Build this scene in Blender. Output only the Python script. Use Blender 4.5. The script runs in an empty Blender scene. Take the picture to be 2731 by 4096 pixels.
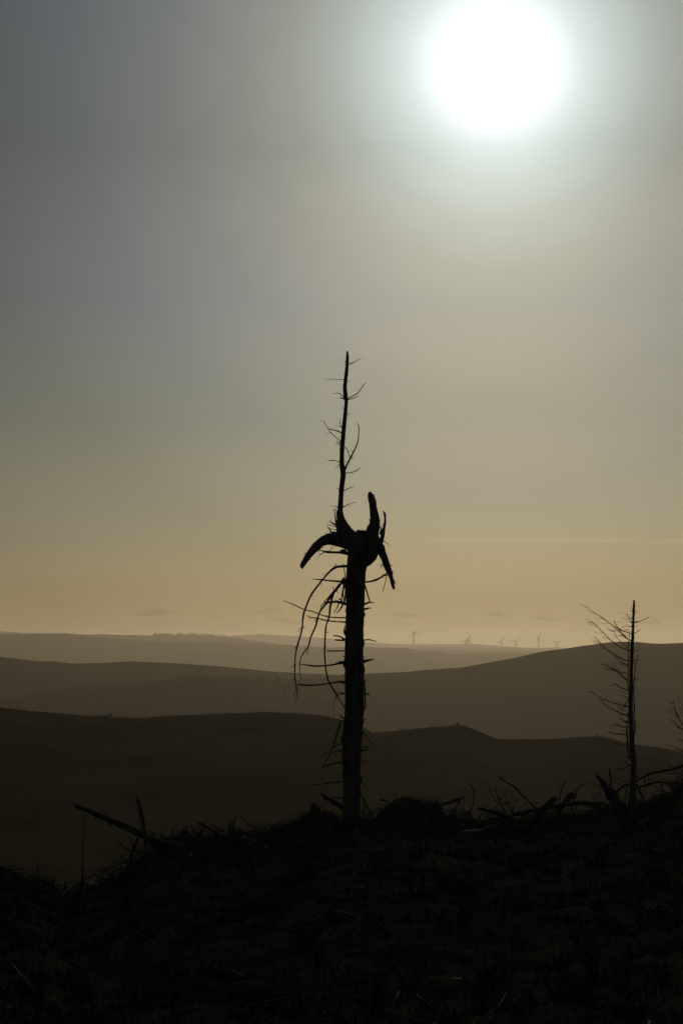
import bpy, math, random
import numpy as np
from mathutils import Vector, noise
rnd = random.Random(7)
C = bpy.context.scene.collection
sc = bpy.context.scene

# ------------------------------------------------------------------ camera
F = 8715.0; CX = 1365.5; CY = 2048.0; HY = 2590.0      # focal length in pixels of the 2731x4096 frame
PITCH = math.atan((HY - CY) / F)
EYE = 1.65
cam_d = bpy.data.cameras.new('camera'); cam = bpy.data.objects.new('camera', cam_d); C.objects.link(cam)
cam.location = (0, 0, EYE); cam.rotation_euler = (math.pi/2 + PITCH, 0, 0)
cam_d.sensor_fit = 'VERTICAL'; cam_d.sensor_height = 24.0; cam_d.lens = F / 4096 * 24.0
cam_d.clip_start = 0.1; cam_d.clip_end = 100000
sc.camera = cam
CP, SP = math.cos(PITCH), math.sin(PITCH)

def P(px, py, D):
    """point on the sight line of a photo pixel at forward distance D (metres)"""
    x = (px - CX) / F; y = -(py - CY) / F
    dy = CP - y * SP; dz = SP + y * CP
    return Vector((x / dy * D, D, EYE + dz / dy * D))
def zat(py, D):
    return P(CX, py, D).z

# ------------------------------------------------------------------ sun, sky, exposure
sd = P(1982, 262, 1000) - Vector((0, 0, EYE)); sd.normalize()
SUN_EL = math.asin(sd.z); SUN_AZ = math.atan2(sd.x, sd.y)
sun_d = bpy.data.lights.new('sun', 'SUN'); sun_d.energy = 2.0; sun_d.angle = math.radians(0.53); sun_d.color = (1, .87, .66)
sun = bpy.data.objects.new('sun', sun_d); C.objects.link(sun)
sun.rotation_euler = sd.to_track_quat('Z', 'Y').to_euler(); sun.location = (0, 0, 60)
w = bpy.data.worlds.new('World'); sc.world = w; w.use_nodes = True
nt = w.node_tree; N = nt.nodes; L = nt.links
for n in list(N): N.remove(n)
NK, AK = 0.04, 4.0
out = N.new('ShaderNodeOutputWorld'); bg = N.new('ShaderNodeBackground'); bg.inputs[1].default_value = 0.1
L.new(bg.outputs[0], out.inputs[0])
sky = N.new('ShaderNodeTexSky'); sky.sky_type = 'NISHITA'; sky.sun_disc = False
sky.sun_elevation = SUN_EL; sky.sun_rotation = SUN_AZ; sky.dust_density = 6; sky.air_density = 1.0; sky.altitude = 300
tc = N.new('ShaderNodeTexCoord')
def math_n(op, a, b=None, cl=False):
    n = N.new('ShaderNodeMath'); n.operation = op; n.use_clamp = cl
    for i, v in enumerate((a, b)):
        if v is None: continue
        if isinstance(v, (int, float)): n.inputs[i].default_value = v
        else: L.new(v, n.inputs[i])
    return n.outputs[0]
nrm = N.new('ShaderNodeVectorMath'); nrm.operation = 'NORMALIZE'; L.new(tc.outputs['Generated'], nrm.inputs[0])
dot = N.new('ShaderNodeVectorMath'); dot.operation = 'DOT_PRODUCT'; L.new(nrm.outputs[0], dot.inputs[0]); dot.inputs[1].default_value = sd
ang = math_n('MULTIPLY', math_n('ARCCOSINE', math_n('MINIMUM', dot.outputs['Value'], 1.0)), 180 / math.pi)
def ramp(fac, stops, interp='B_SPLINE'):
    r = N.new('ShaderNodeValToRGB'); r.color_ramp.interpolation = interp; e = r.color_ramp.elements
    while len(e) < len(stops): e.new(0.5)
    for el, (p, c) in zip(e, stops): el.position = p; el.color = (*c, 1)
    L.new(fac, r.inputs[0]); return r.outputs[0]
# sun's glow painted into the sky colour: brightness by the angle from the sun (full scale 24 degrees)
AUR = [(0.0, (16, 16, 16)), (0.8, (12.5, 12.8, 13)), (1.45, (9.7, 10.4, 10.8)), (1.8, (8.3, 9.5, 9.8)), (2.1, (7.0, 8.2, 8.4)), (2.5, (5.8, 7.0, 7.1)), (3.0, (4.69, 5.76, 5.74)), (4.0, (3.21, 3.9, 3.85)), (5.2, (2.23, 2.61, 2.53)), (6.5, (1.59, 1.9, 1.96)), (8.5, (0.9, 1.22, 1.44)), (11.0, (0.47, 0.76, 1.04)), (14.0, (0.29, 0.49, 0.67)), (18.0, (0.21, 0.35, 0.5)), (24.0, (0.168, 0.28, 0.4))]
aur = ramp(math_n('DIVIDE', ang, 24.0, True), [(a/24, tuple(x/20 for x in c)) for a, c in AUR], 'LINEAR')
sep = N.new('ShaderNodeSeparateXYZ'); L.new(nrm.outputs[0], sep.inputs[0])
elv = math_n('MULTIPLY', math_n('ARCSINE', sep.outputs[2]), 180 / math.pi)
ELV = [(0.5, (10.317, 4.4, 1.418)), (2.0, (9.673, 4.77, 1.967)), (3.5, (6.482, 3.87, 1.975)), (6.0, (3.288, 2.389, 1.611)), (9.0, (1.801, 1.605, 1.429)), (13.0, (0.976, 0.967, 0.944)), (17.5, (1.0, 1.0, 1.0)), (30.0, (1.0, 1.0, 1.0))]
tint = ramp(math_n('DIVIDE', math_n('MAXIMUM', elv, 0.0), 30.0, True), [(a/30, c) for a, c in ELV], 'LINEAR')
def vmul(a, b, op='MULTIPLY'):
    n = N.new('ShaderNodeVectorMath'); n.operation = op
    for i, v in enumerate((a, b)):
        if isinstance(v, tuple): n.inputs[i].default_value = v
        else: L.new(v, n.inputs[i])
    return n.outputs[0]
au = vmul(vmul(aur, (20, 20, 20)), tint)
# faint low wisps of cloud and one thin bright streak above the hills
azv = math_n('MULTIPLY', math_n('ARCTAN2', sep.outputs[0], sep.outputs[1]), 180 / math.pi)
comb = N.new('ShaderNodeCombineXYZ'); L.new(math_n('MULTIPLY', azv, 0.55), comb.inputs[0]); L.new(math_n('MULTIPLY', elv, 2.3), comb.inputs[1])
nz = N.new('ShaderNodeTexNoise'); nz.inputs['Scale'].default_value = 1.6; nz.inputs['Detail'].default_value = 6; L.new(comb.outputs[0], nz.inputs['Vector'])
def gauss(x, c, s):
    d = math_n('DIVIDE', math_n('SUBTRACT', x, c), s)
    return math_n('EXPONENT', math_n('MULTIPLY', math_n('MULTIPLY', d, d), -1.0))
wisp = math_n('MULTIPLY', math_n('MULTIPLY', math_n('MULTIPLY', math_n('SUBTRACT', nz.outputs[0], 0.53), 3.2, True), 0.85), gauss(elv, 0.72, 0.34))
lin = math_n('SUBTRACT', elv, math_n('MULTIPLY', azv, -0.012))
streak = math_n('MULTIPLY', math_n('MULTIPLY', gauss(lin, 2.87, 0.045), math_n('MULTIPLY', math_n('SUBTRACT', nz.outputs[0], .32), 3.6, True)), math_n('MULTIPLY', math_n('MULTIPLY', math_n('SUBTRACT', azv, 0.9), 0.6, True), 0.24))
broad = N.new('ShaderNodeTexNoise'); broad.inputs['Scale'].default_value = .35; broad.inputs['Detail'].default_value = 3; L.new(comb.outputs[0], broad.inputs['Vector'])
mod = math_n('ADD', math_n('SUBTRACT', 1.0, wisp), streak)
mod = math_n('MULTIPLY', mod, math_n('ADD', .97, math_n('MULTIPLY', broad.outputs[0], 0.06)))
cm = N.new('ShaderNodeCombineXYZ')
for i in range(3): L.new(mod, cm.inputs[i])
au = vmul(au, cm.outputs[0])
L.new(vmul(vmul(sky.outputs[0], (NK, NK, NK)), vmul(au, (AK, AK, AK)), 'ADD'), bg.inputs[0])
w.cycles_visibility if hasattr(w, 'cycles_visibility') else None
vs = sc.view_settings
sc.display_settings.display_device = 'sRGB'
vs.view_transform = 'Standard'; vs.look = 'None'; vs.gamma = 1; vs.exposure = -2.0; vs.use_curve_mapping = False
sc.cycles.volume_bounces = 1; sc.cycles.max_bounces = 6
sc.cycles.use_denoising = True

# ------------------------------------------------------------------ materials
def mat(name, c1, c2, scale=4.0, rough=0.9, spec=0.15, bump=0.3, dist=0.02, stretch=(1,1,1), detail=6):
    m = bpy.data.materials.new(name); m.use_nodes = True; t = m.node_tree; b = t.nodes['Principled BSDF']
    b.inputs['Roughness'].default_value = rough; b.inputs['Specular IOR Level'].default_value = spec
    co = t.nodes.new('ShaderNodeTexCoord'); mp = t.nodes.new('ShaderNodeMapping'); mp.inputs['Scale'].default_value = stretch
    n = t.nodes.new('ShaderNodeTexNoise'); n.inputs['Scale'].default_value = scale; n.inputs['Detail'].default_value = detail
    r = t.nodes.new('ShaderNodeValToRGB'); r.color_ramp.elements[0].color = (*c1, 1); r.color_ramp.elements[1].color = (*c2, 1)
    r.color_ramp.elements[0].position = .38; r.color_ramp.elements[1].position = .62
    bp = t.nodes.new('ShaderNodeBump'); bp.inputs['Strength'].default_value = bump; bp.inputs['Distance'].default_value = dist
    t.links.new(co.outputs['Object'], mp.inputs[0]); t.links.new(mp.outputs[0], n.inputs['Vector'])
    t.links.new(n.outputs[0], r.inputs[0]); t.links.new(r.outputs[0], b.inputs['Base Color'])
    t.links.new(n.outputs[0], bp.inputs['Height']); t.links.new(bp.outputs[0], b.inputs['Normal'])
    return m
M_bark = mat('dead_bark', (.05,.041,.03), (.11,.092,.066), 9, .9, .15, .6, .02, (1,1,.25))
M_bark2 = mat('wet_brash_bark', (.035,.029,.022), (.085,.072,.052), 12, .9, .08, .5, .01, (1,1,.4))
M_pale = mat('bare_weathered_wood', (.16,.14,.11), (.3,.27,.22), 14, .4, .5, .2, .005)
M_soil = mat('peat_and_heather', (.032,.028,.021), (.055,.047,.034), 2.6, 1.0, 0.0, .4, .03)
M_grass = mat('dry_heather_stems', (.035,.03,.02), (.075,.063,.04), 3, 1.0, 0.0, .1, .01)
M_moor = mat('moorland', (.005,.0045,.003), (.04,.033,.017), .03, 1, 0.0, .8, 2.5, (1,1,1), 10)
M_hill = mat('far_moorland', (.02,.019,.014), (.032,.029,.02), .004, 1, 0.0, .2, 4.0)
M_con = mat('conifers', (.008,.011,.006), (.018,.022,.012), .3, 1, .05, .2, .5)
M_white = mat('turbine_grey_paint', (.22,.22,.22), (.28,.28,.28), .5, .8, .1, .0, .1)
M_stone = mat('dark_field_stone', (.012,.012,.01), (.03,.028,.024), 1.5, 1.0, 0.0, .6, .1)

# ------------------------------------------------------------------ helpers
def setp(o, label=None, cat=None, group=None, kind=None):
    if label: o['label'] = label
    if cat: o['category'] = cat
    if group: o['group'] = group
    if kind: o['kind'] = kind
    return o
def mesh(name, V, Fc, m, parent=None, smooth=True):
    me = bpy.data.meshes.new(name); me.from_pydata([tuple(v) for v in V], [], Fc); me.materials.append(m)
    if smooth: me.polygons.foreach_set('use_smooth', [True] * len(me.polygons))
    me.update()
    o = bpy.data.objects.new(name, me); C.objects.link(o)
    if parent: o.parent = parent; o.matrix_parent_inverse = parent_inv(parent)
    return o
def parent_inv(p):
    from mathutils import Matrix
    return Matrix.Translation(p.location).inverted()
def empty(name, loc, label, cat, group=None):
    o = bpy.data.objects.new(name, None); C.objects.link(o); o.location = loc; o.empty_display_size = .2
    return setp(o, label, cat, group)
def recentre(o):
    """put a one-mesh thing's origin at its lowest point"""
    me = o.data; n = len(me.vertices); a = np.empty(n*3); me.vertices.foreach_get('co', a); a = a.reshape(-1, 3)
    i = a[:, 2].argmin(); c = a[i].copy(); a -= c; me.vertices.foreach_set('co', a.ravel()); o.location = c; me.update(); return o

def resample(pts, step):
    """catmull-rom through (Vector, r)"""
    if len(pts) == 2:
        a, b = pts; n = max(2, int((b[0]-a[0]).length / step) + 1)
        return [(a[0].lerp(b[0], i/n), a[1] + (b[1]-a[1])*i/n) for i in range(n+1)]
    o = []
    Q = [(pts[0][0]*2 - pts[1][0], pts[0][1])] + pts + [(pts[-1][0]*2 - pts[-2][0], pts[-1][1])]
    for k in range(1, len(Q)-2):
        p0, p1, p2, p3 = Q[k-1][0], Q[k][0], Q[k+1][0], Q[k+2][0]
        n = max(1, min(30, int((p2-p1).length / step)))
        for i in range(n):
            t = i/n
            p = .5*((2*p1) + (p2-p0)*t + (2*p0-5*p1+4*p2-p3)*t*t + (3*p1-p0-3*p2+p3)*t*t*t)
            o.append((p, Q[k][1] + (Q[k+1][1]-Q[k][1])*t))
    o.append(pts[-1]); return o

def tube(V, Fc, pts, sides=7, step=None, rough=.12, wob=0.0, jag=0, dscale=1.0, seed=0):
    """add an uneven tapering tube; pts = [(Vector, radius)]"""
    rr = random.Random(seed or rnd.random())
    rmean = sum(p[1] for p in pts)/len(pts)
    step = step or max(rmean*1.6, .02)
    q = resample(pts, step); n0 = len(V); n = len(q); up = None
    ph = rr.uniform(0, 100)
    for i, (p, r) in enumerate(q):
        t = (q[min(i+1, n-1)][0] - q[max(i-1, 0)][0])
        if t.length < 1e-9: t = Vector((0, 0, 1))
        t.normalize()
        if up is None:
            up = Vector((0, 1, 0)) if abs(t.y) < .9 else Vector((1, 0, 0))
        a = (up - t*up.dot(t)); a.normalize(); b = t.cross(a); up = a
        if wob and 0 < i < n-1:
            p = p + a*rr.uniform(-1, 1)*wob*r + b*rr.uniform(-1, 1)*wob*r
        ring = rr.uniform(1-rough*.7, 1+rough*.7)
        for k in range(sides):
            an = 2*math.pi*k/sides
            f = 1 + rough*.9*noise.noise(Vector((k*1.7+ph, i*.8, ph*.3)))
            off = a*math.cos(an)*dscale + b*math.sin(an)
            v = p + off*(r*f*ring)
            if jag and i >= n-1: v = v + t*rr.uniform(-.4, 1)*jag*r
            if jag and i >= n-1: v = v + (p-v)*.25
            V.append(v)
    for i in range(n-1):
        for k in range(sides):
            a0 = n0+i*sides+k; a1 = n0+i*sides+(k+1) % sides
            Fc.append((a0, a1, a1+sides, a0+sides))
    V.append(q[0][0]); c = len(V)-1
    for k in range(sides): Fc.append((c, n0+(k+1) % sides, n0+k))
    last = n0+(n-1)*sides; tl = (q[-1][0]-q[-2][0]); tl.normalize() if tl.length > 0 else None
    V.append(q[-1][0] + tl*q[-1][1]*(-.6 if jag else .5)); c = len(V)-1
    for k in range(sides): Fc.append((c, last+k, last+(k+1) % sides))

def cc(O, pts):
    """crop coordinates -> photo pixels; a missing radius repeats the last one"""
    ox, oy, s = O; o = []; r = None
    for p in pts:
        if len(p) > 2: r = p[2]
        o.append((ox+p[0]/s, oy+p[1]/s, (r or 3)/s))
    return o
def path3(px, D, slope=0.0, y0=0.0):
    o = []; d = 0.0
    for i, p in enumerate(px):
        if i: d += math.hypot(p[0]-px[i-1][0], p[1]-px[i-1][1])*D/F
        dd = D + y0 + slope*d
        o.append((P(p[0], p[1], dd), max(p[2], .75)*dd/F))
    return o
def extend(px, k):
    a, b = px[0], px[1]; l = math.hypot(a[0]-b[0], a[1]-b[1]) or 1
    return [(a[0]-(b[0]-a[0])/l*k, a[1]-(b[1]-a[1])/l*k, a[2])] + px
class Tree:
    def __init__(s, D, root, m, ext=12):
        s.D, s.root, s.m, s.ext = D, root, m, ext
    def br(s, px, twigs=(), name='branch', sides=7, slope=None, y0=0.0, rough=.16, wob=.12, jag=0, ext=None, auto=0, spurs=0, **k):
        slope = rnd.uniform(-.55, .55) if slope is None else slope
        px = extend(px, s.ext if ext is None else ext)
        p3 = path3(px, s.D, slope, y0); V, Fc = [], []
        tube(V, Fc, p3, sides, rough=rough, wob=wob, jag=jag, **k)
        for _ in range(spurs):                                  # tiny broken knots on the same piece of wood
            i = rnd.randrange(1, len(p3)); f = rnd.random(); a = p3[i-1][0].lerp(p3[i][0], f); r = p3[i-1][1]*(1-f)+p3[i][1]*f
            d = Vector((rnd.uniform(-1, 1), rnd.uniform(-1, 1), rnd.uniform(-1, 1))).normalized()
            tube(V, Fc, [(a, min(r*.5, .012)), (a + d*(r + min(r, .014)*rnd.uniform(.9, 2.2)), min(r*.2, .005))], 4)
        b = mesh(name, V, Fc, s.m, s.root)
        for tw in twigs: s.tw(b, px, p3, tw)
        if auto:
            V, Fc = [], []
            for j in range(auto):
                i = rnd.randrange(2, len(p3)) if len(p3) > 2 else 1
                f = rnd.random(); a = p3[i-1][0].lerp(p3[i][0], f); r = .0029
                Ld = rnd.uniform(.06, .2); q = a.copy(); pts = [(q.copy(), r)]
                d = Vector((-1 if rnd.random() < .85 else 1, rnd.uniform(-.6, .6), rnd.uniform(-.5, .15))).normalized()
                for _ in range(4):
                    d = (d + Vector((0, 0, rnd.uniform(.05, .3)))).normalized(); q = q + d*Ld/4; pts.append((q.copy(), r*.75))
                tube(V, Fc, pts, 4)
            fine = mesh('fine_twigs', V, Fc, s.m, b); fine['kind'] = 'stuff'
            fine.matrix_parent_inverse = parent_inv(s.root)
            fine.matrix_parent_inverse.identity()
        return b
    def tw(s, b, px, p3, tw):
        tw = list(tw); a = tw[0]
        i = min(range(len(px)), key=lambda k: math.hypot(px[k][0]-a[0], px[k][1]-a[1]))
        V, Fc = [], []
        q = path3(tw, p3[i][0].y, rnd.uniform(-.5, .5)); tube(V, Fc, q, 5, rough=.2, wob=.1)
        t = mesh('twig', V, Fc, s.m, b); t.matrix_parent_inverse.identity()

def fbm(x, y, z=0.0, o=4):
    return noise.fractal(Vector((x, y, z)), 1.0, 2.1, o)

# ------------------------------------------------------------------ terrain: one ground sheet
CREST = [(-1600,3440),(-300,3455),(0,3472),(130,3503),(200,3532),(234,3552),(254,3584),(277,3594),(340,3572),(420,3545),(500,3505),(560,3455),(600,3422),(678,3388),(750,3379),(865,3377),(960,3370),(1060,3352),(1159,3322),(1250,3300),(1341,3306),(1480,3290),(1600,3270),(1780,3278),(1874,3300),(2000,3304),(2115,3302),(2231,3274),(2352,3260),(2430,3248),(2518,3254),(2582,3220),(2630,3240),(2661,3217),(2693,3175),(2731,3147),(2800,3120),(3200,3110),(4400,3150)]
cx_, cy_ = np.array([p[0] for p in CREST], float), np.array([p[1] for p in CREST], float)
def crest_py(px): return float(np.interp(px, cx_, cy_))
def crest_R(px): return float(np.interp(px, [-1600, 0, 300, 700, 1400, 2200, 2700, 4400], [22, 23, 26, 29, 30, 33, 31, 30]))
def ground_z(px, y):
    R = crest_R(px); zc = zat(crest_py(px), R); x = (px-CX)/F*y
    if y <= R:
        t = max(y/R, 0); z = (zc)*t**1.5
        z += .16*fbm(x*.35, y*.35)*min(1, y/6)*(1 - .75*t) + .05*fbm(x*1.3, y*1.3, 5)*(.5+.5*t) + .03*noise.noise(Vector((x*3.1, y*2.2, 9)))
        return z
    z = zc - .42*(y-R)
    fl = float(np.interp(y, [0, 150, 400, 900, 1500, 4000, 30000], [-36, -37, -42, -75, -105, -140, -150])) + 3*fbm(x*.004, y*.004)
    n = .05*fbm(x*1.9, y*1.9, 5) + .022*fbm(x*7, y*7, 9)
    k = 6.0; h = max(min(.5 + .5*(z-fl)/k, 1), 0); zz = fl*(1-h) + z*h + k*h*(1-h)
    return zz + n
az = np.concatenate([np.linspace(-180, -50, 27)[:-1], np.linspace(-50, -12, 30)[:-1], np.linspace(-12, 12, 330)[:-1], np.linspace(12, 50, 30)[:-1], np.linspace(50, 180, 27)[:-1]])
rad = np.concatenate([np.linspace(.4, 8, 30)[:-1], np.linspace(8, 25, 110)[:-1], np.linspace(25, 36, 120)[:-1], np.geomspace(36, 400, 60)[:-1], np.geomspace(400, 25000, 50)])
V, Fc = [(0, 0, 0)], []
na = len(az)
for r in rad:
    for a in az:
        ar = math.radians(a); px = CX + F*math.tan(ar) if abs(a) < 60 else (CX + (9000 if a > 0 else -9000))
        px = max(-1600, min(4400, px)); x = r*math.sin(ar); y = r*math.cos(ar)
        if abs(a) < 19: z = ground_z(px, y)
        else:
            z0 = ground_z(px, r)
            back = max(0, min(1, (abs(a)-60)/60)); z = z0*(1-back) + back*(min(r, 400)*.04 if r < 1000 else 16 - (r-1000)*.005)
        V.append((x, y, z))
nr = len(rad)
for k in range(na): Fc.append((0, 1+(k+1) % na, 1+k))
for i in range(nr-1):
    for k in range(na):
        a0 = 1+i*na+k; a1 = 1+i*na+(k+1) % na; Fc.append((a0, a1, a1+na, a0+na))
g = mesh('ground', V, Fc, M_soil); setp(g, kind='structure')

def hill(name, D, prof, wf, wb, zf, m, rough=.6, nx=420, relief=4.0, pxr=(-1700, 4500)):
    xs = np.array([p[0] for p in prof], float); ys = np.array([p[1] for p in prof], float)
    PX = np.concatenate([np.linspace(-9500, pxr[0], 70)[:-1], np.linspace(pxr[0], pxr[1], nx), np.linspace(pxr[1], 12500, 70)[1:]]); nx = len(PX); S = np.concatenate([-np.linspace(1, 0, 46)**1.3, np.linspace(0, 1, 14)[1:]])
    V, Fc = [], []
    zr = [zat(float(np.interp(px, xs, ys)), D) + rough*D/F*1.3*fbm(px*.02, D*.01) + rough*D/F*fbm(px*.09, D) for px in PX]
    zr = [z + min(1, max(0, max(-1700-px, px-4500)/3000))*D/F*60*fbm(px*.0012, D*.01, 3) for px, z in zip(PX, zr)]
    zr = [zf + (z-zf)*max(.02, 1 - max(0, max(-6500-px, px-9500)/3000)**2) for px, z in zip(PX, zr)]
    for s in S:
        y = D + (s*wf if s < 0 else s*wb)
        a = -s if s < 0 else s
        bmp = 1 - (.55*a + .45*(a*a*(3-2*a)))
        for px, z in zip(PX, zr):
            x = (px-CX)/F*y
            zz = zf + (z-zf)*bmp + relief*fbm(x/wf*5, y/wf*5, D, 5)*min(1, a*4)*(1-a*.5)
            V.append((x, y, zz))
    ns = len(S)
    for i in range(ns-1):
        for k in range(nx-1):
            a0 = i*nx+k; Fc.append((a0, a0+1, a0+nx+1, a0+nx))
    o = mesh(name, V, Fc, m); setp(o, kind='structure')
    def top(px): return zat(float(np.interp(px, xs, ys)), D)
    def surf(px, y):
        z = zat(float(np.interp(px, xs, ys)), D); a = min(1, abs(y-D)/(wf if y < D else wb)); x = (px-CX)/F*y
        return zf + (z-zf)*(1 - (.55*a + .45*(a*a*(3-2*a)))) + relief*fbm(x/wf*5, y/wf*5, D, 5)*min(1, a*4)*(1-a*.5)
    top.surf = surf
    return o, top
HA = [(-1700,2790),(-500,2800),(0,2829),(124,2843),(249,2854),(357,2863),(431,2861),(452,2871),(498,2875),(597,2876),(663,2869),(829,2861),(954,2856),(1078,2853),(1200,2859),(1310,2868),(1373,2880),(1450,2905),(1506,2945),(1700,3040),(2200,3150),(4500,3300)]
HA2 = [(-1700,3300),(600,3200),(1200,3010),(1400,2945),(1506,2929),(1600,2921),(1707,2909),(1790,2903),(1829,2897),(1850,2900),(1881,2912),(1940,2937),(1986,2956),(2060,2957),(2177,2956),(2231,2954),(2320,2947),(2381,2946),(2406,2947),(2438,2954),(2480,2967),(2512,2971),(2537,2978),(2630,2990),(2693,3003),(2731,3013),(3100,3090),(4500,3200)]
HBL = [(-1700,2600),(-400,2605),(0,2627),(108,2639),(158,2646),(207,2645),(307,2654),(415,2652),(522,2645),(688,2652),(896,2666),(1078,2685),(1202,2693),(1279,2696),(1400,2702),(1440,2740),(1600,2900),(2200,3100),(4500,3200)]
HBR = [(-1700,3000),(500,2900),(1000,2800),(1300,2712),(1381,2697),(1456,2694),(1600,2689),(1723,2678),(1848,2670),(1963,2648),(2058,2632),(2154,2608),(2226,2599),(2331,2583),(2395,2574),(2446,2569),(2510,2567),(2548,2568),(2586,2572),(2637,2575),(2731,2571),(3100,2560),(4500,2600)]
HB2 = [(-1700,2900),(-100,2850),(100,2800),(274,2772),(440,2762),(564,2758),(614,2745),(796,2722),(978,2726),(1340,2745),(1400,2850),(1460,3050),(1600,3300),(4500,3400)]
HC = [(-1700,2530),(0,2536),(83,2535),(249,2534),(332,2540),(456,2553),(580,2564),(705,2569),(829,2569),(1036,2572),(1279,2588),(1378,2589),(1454,2588),(1515,2591),(1628,2595),(1676,2605),(1762,2609),(1776,2617),(2011,2616),(2106,2616),(4500,2600)]
HC2 = [(-1700,2530),(0,2540),(300,2537),(357,2539),(398,2537),(514,2540),(618,2541),(779,2542),(912,2547),(1061,2569),(1200,2590),(4500,2650)]
HC3 = [(-1700,2520),(-60,2521),(0,2523),(75,2531),(200,2545),(600,2550),(850,2548),(912,2544),(1045,2536),(1161,2543),(1259,2549),(1355,2557),(1454,2568),(1580,2576),(1666,2578),(1867,2576),(1924,2578),(1987,2583),(2082,2590),(2154,2592),(2226,2589),(2259,2592),(2500,2590),(4500,2570)]
HC4 = [(-1700,2600),(1000,2610),(1400,2598),(1560,2592),(1700,2590),(1900,2590),(2100,2596),(2259,2600),(4500,2600)]
_, topA = hill('hill', 620, HA, 330, 200, -50, M_moor, .8, relief=3)
hill('hill', 660, HA2, 300, 250, -55, M_moor, .8, relief=3)
_, topB2 = hill('hill', 2200, HB2, 700, 500, -130, M_con, .5, relief=8)
_, topBL = hill('hill', 2700, HBL, 900, 800, -150, M_hill, .5, relief=10)
hill('hill', 2350, HBR, 900, 700, -130, M_hill, .8, relief=8)
_, topC = hill('hill', 8000, HC, 2200, 1500, -160, M_hill, .6, relief=12)
_, topC2 = hill('hill', 9800, HC2, 1200, 1500, -160, M_hill, .6, relief=12)
hill('hill', 12300, HC4, 1500, 1000, -160, M_hill, .5, relief=10)
hill('hill', 14500, HC3, 1500, 1500, -160, M_hill, .5, relief=10)

# ------------------------------------------------------------------ far-off woods
def wood(name, label, D, surf, x0, x1, n, h, depth):
    V, Fc = [], []
    for _ in range(n):
        px = rnd.uniform(x0, x1); f = rnd.random(); y = D + depth*(f-1) if depth > 0 else D
        hh = h*rnd.uniform(.75, 1.15); z = surf(px, y) - h*.12
        c = P(px, CY, y); c.z = z; n0 = len(V); rb = hh*rnd.uniform(.22, .34)
        tiers = 3
        for t in range(tiers):
            zb = z + hh*(.08 + .28*t); zt = z + hh*min(1, .5+.26*t); rr = rb*(1-.27*t); b = len(V)
            a0 = rnd.random()*6
            for k in range(5): V.append((c.x+rr*math.cos(a0+k*1.2566), c.y+rr*math.sin(a0+k*1.2566), zb + rnd.uniform(-.03, .03)*hh))
            V.append((c.x, c.y, zt))
            for k in range(5): Fc.append((b+k, b+(k+1) % 5, b+5))
    o = mesh(name, V, Fc, M_con, smooth=False); setp(o, label, 'wood', kind='stuff')
wood('conifer_wood', 'dense block of small pointed conifers on the far skyline left of the dead tree', 9790, topC2.surf, 618, 905, 460, 15, 120)
wood('conifer_wood', 'thin belt of conifers along the hazy ridge at far left', 7990, topC.surf, 60, 330, 260, 5, 60)
wood('conifer_wood', 'hazy conifer plantation covering the mid distance slope at left', 2200, topB2.surf, 0, 1420, 9500, 8, 480)
wood('conifer_wood', 'low line of trees on the hazy rise right of the dead trunk', 7990, topC.surf, 1400, 1770, 260, 6, 80)

# drystone wall on the near ridge
def wall_run(pts, hgt, wid):
    V, Fc = [], []
    for i in range(len(pts)-1):
        a, b = pts[i], pts[i+1]; n = max(1, int((b-a).length/.75))
        d = (b-a).normalized(); s = Vector((-d.y, d.x, 0)).normalized()*wid/2
        for k in range(n):
            if rnd.random() < .03: continue
            p = a.lerp(b, k/n); q = a.lerp(b, (k+.92)/n); h = hgt*rnd.uniform(.75, 1.1); n0 = len(V)
            for c in (p, q):
                for sg in (-1, 1):
                    V.append(c+s*sg - Vector((0, 0, .6))); V.append(c+s*sg*.6 + Vector((0, 0, h)))
            Fc += [(n0, n0+1, n0+5, n0+4), (n0+2, n0+6, n0+7, n0+3), (n0+1, n0+3, n0+7, n0+5), (n0, n0+2, n0+3, n0+1), (n0+4, n0+5, n0+7, n0+6)]
    return V, Fc
wp = [Vector((P(px, CY, 619).x, 619, topA(px))) for px in range(470, 1330, 12)]
V, Fc = wall_run(wp, .42, .5)
o = mesh('stone_wall', V, Fc, M_stone, smooth=False); setp(recentre(o), 'low broken field wall running along the crest of the near dark ridge', 'wall')
wp = []
for i in range(16):
    px = 452 - i*3.2 - .12*i*i; y = 617 - i*7.5; wp.append(Vector((P(px, CY, y).x, y, topA.surf(px, y))))
V, Fc = wall_run(wp, .45, .6)
o = mesh('stone_wall', V, Fc, M_stone, smooth=False); setp(recentre(o), 'short field wall running down the near left hillside from the dark clump', 'wall')
def heap(name, px, py, D, wpx, hpx, label, cat, m, n=26):
    V, Fc = [], []
    b = P(px, py, D); k = D/F
    for i in range(n):
        a = rnd.uniform(0, 6.28); rr = rnd.random(); t = rnd.random()
        c = b + Vector((math.cos(a)*rr*wpx*k*(1-t*.85)*.5, math.sin(a)*rr*wpx*k*(1-t)*.5, t*hpx*k - .1)); s = wpx*k*rnd.uniform(.12, .24)
        n0 = len(V)
        for u in ((-1,-1,-1),(1,-1,-1),(1,1,-1),(-1,1,-1),(-.8,-.7,.7),(.9,-.8,.8),(.7,.8,.7),(-.7,.8,.8)):
            V.append(c + Vector(u)*s*rnd.uniform(.6, 1.0)*.6)
        Fc += [tuple(n0+j for j in f) for f in ((0,3,2,1),(4,5,6,7),(0,1,5,4),(1,2,6,5),(2,3,7,6),(3,0,4,7))]
    o = mesh(name, V, Fc, m, smooth=False); setp(recentre(o), label, cat)
heap('stone_cairn', 1829, 2898, 659, 16, 9, 'small pointed stone cairn on the highest knoll of the near right ridge', 'cairn', M_stone)
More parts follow.
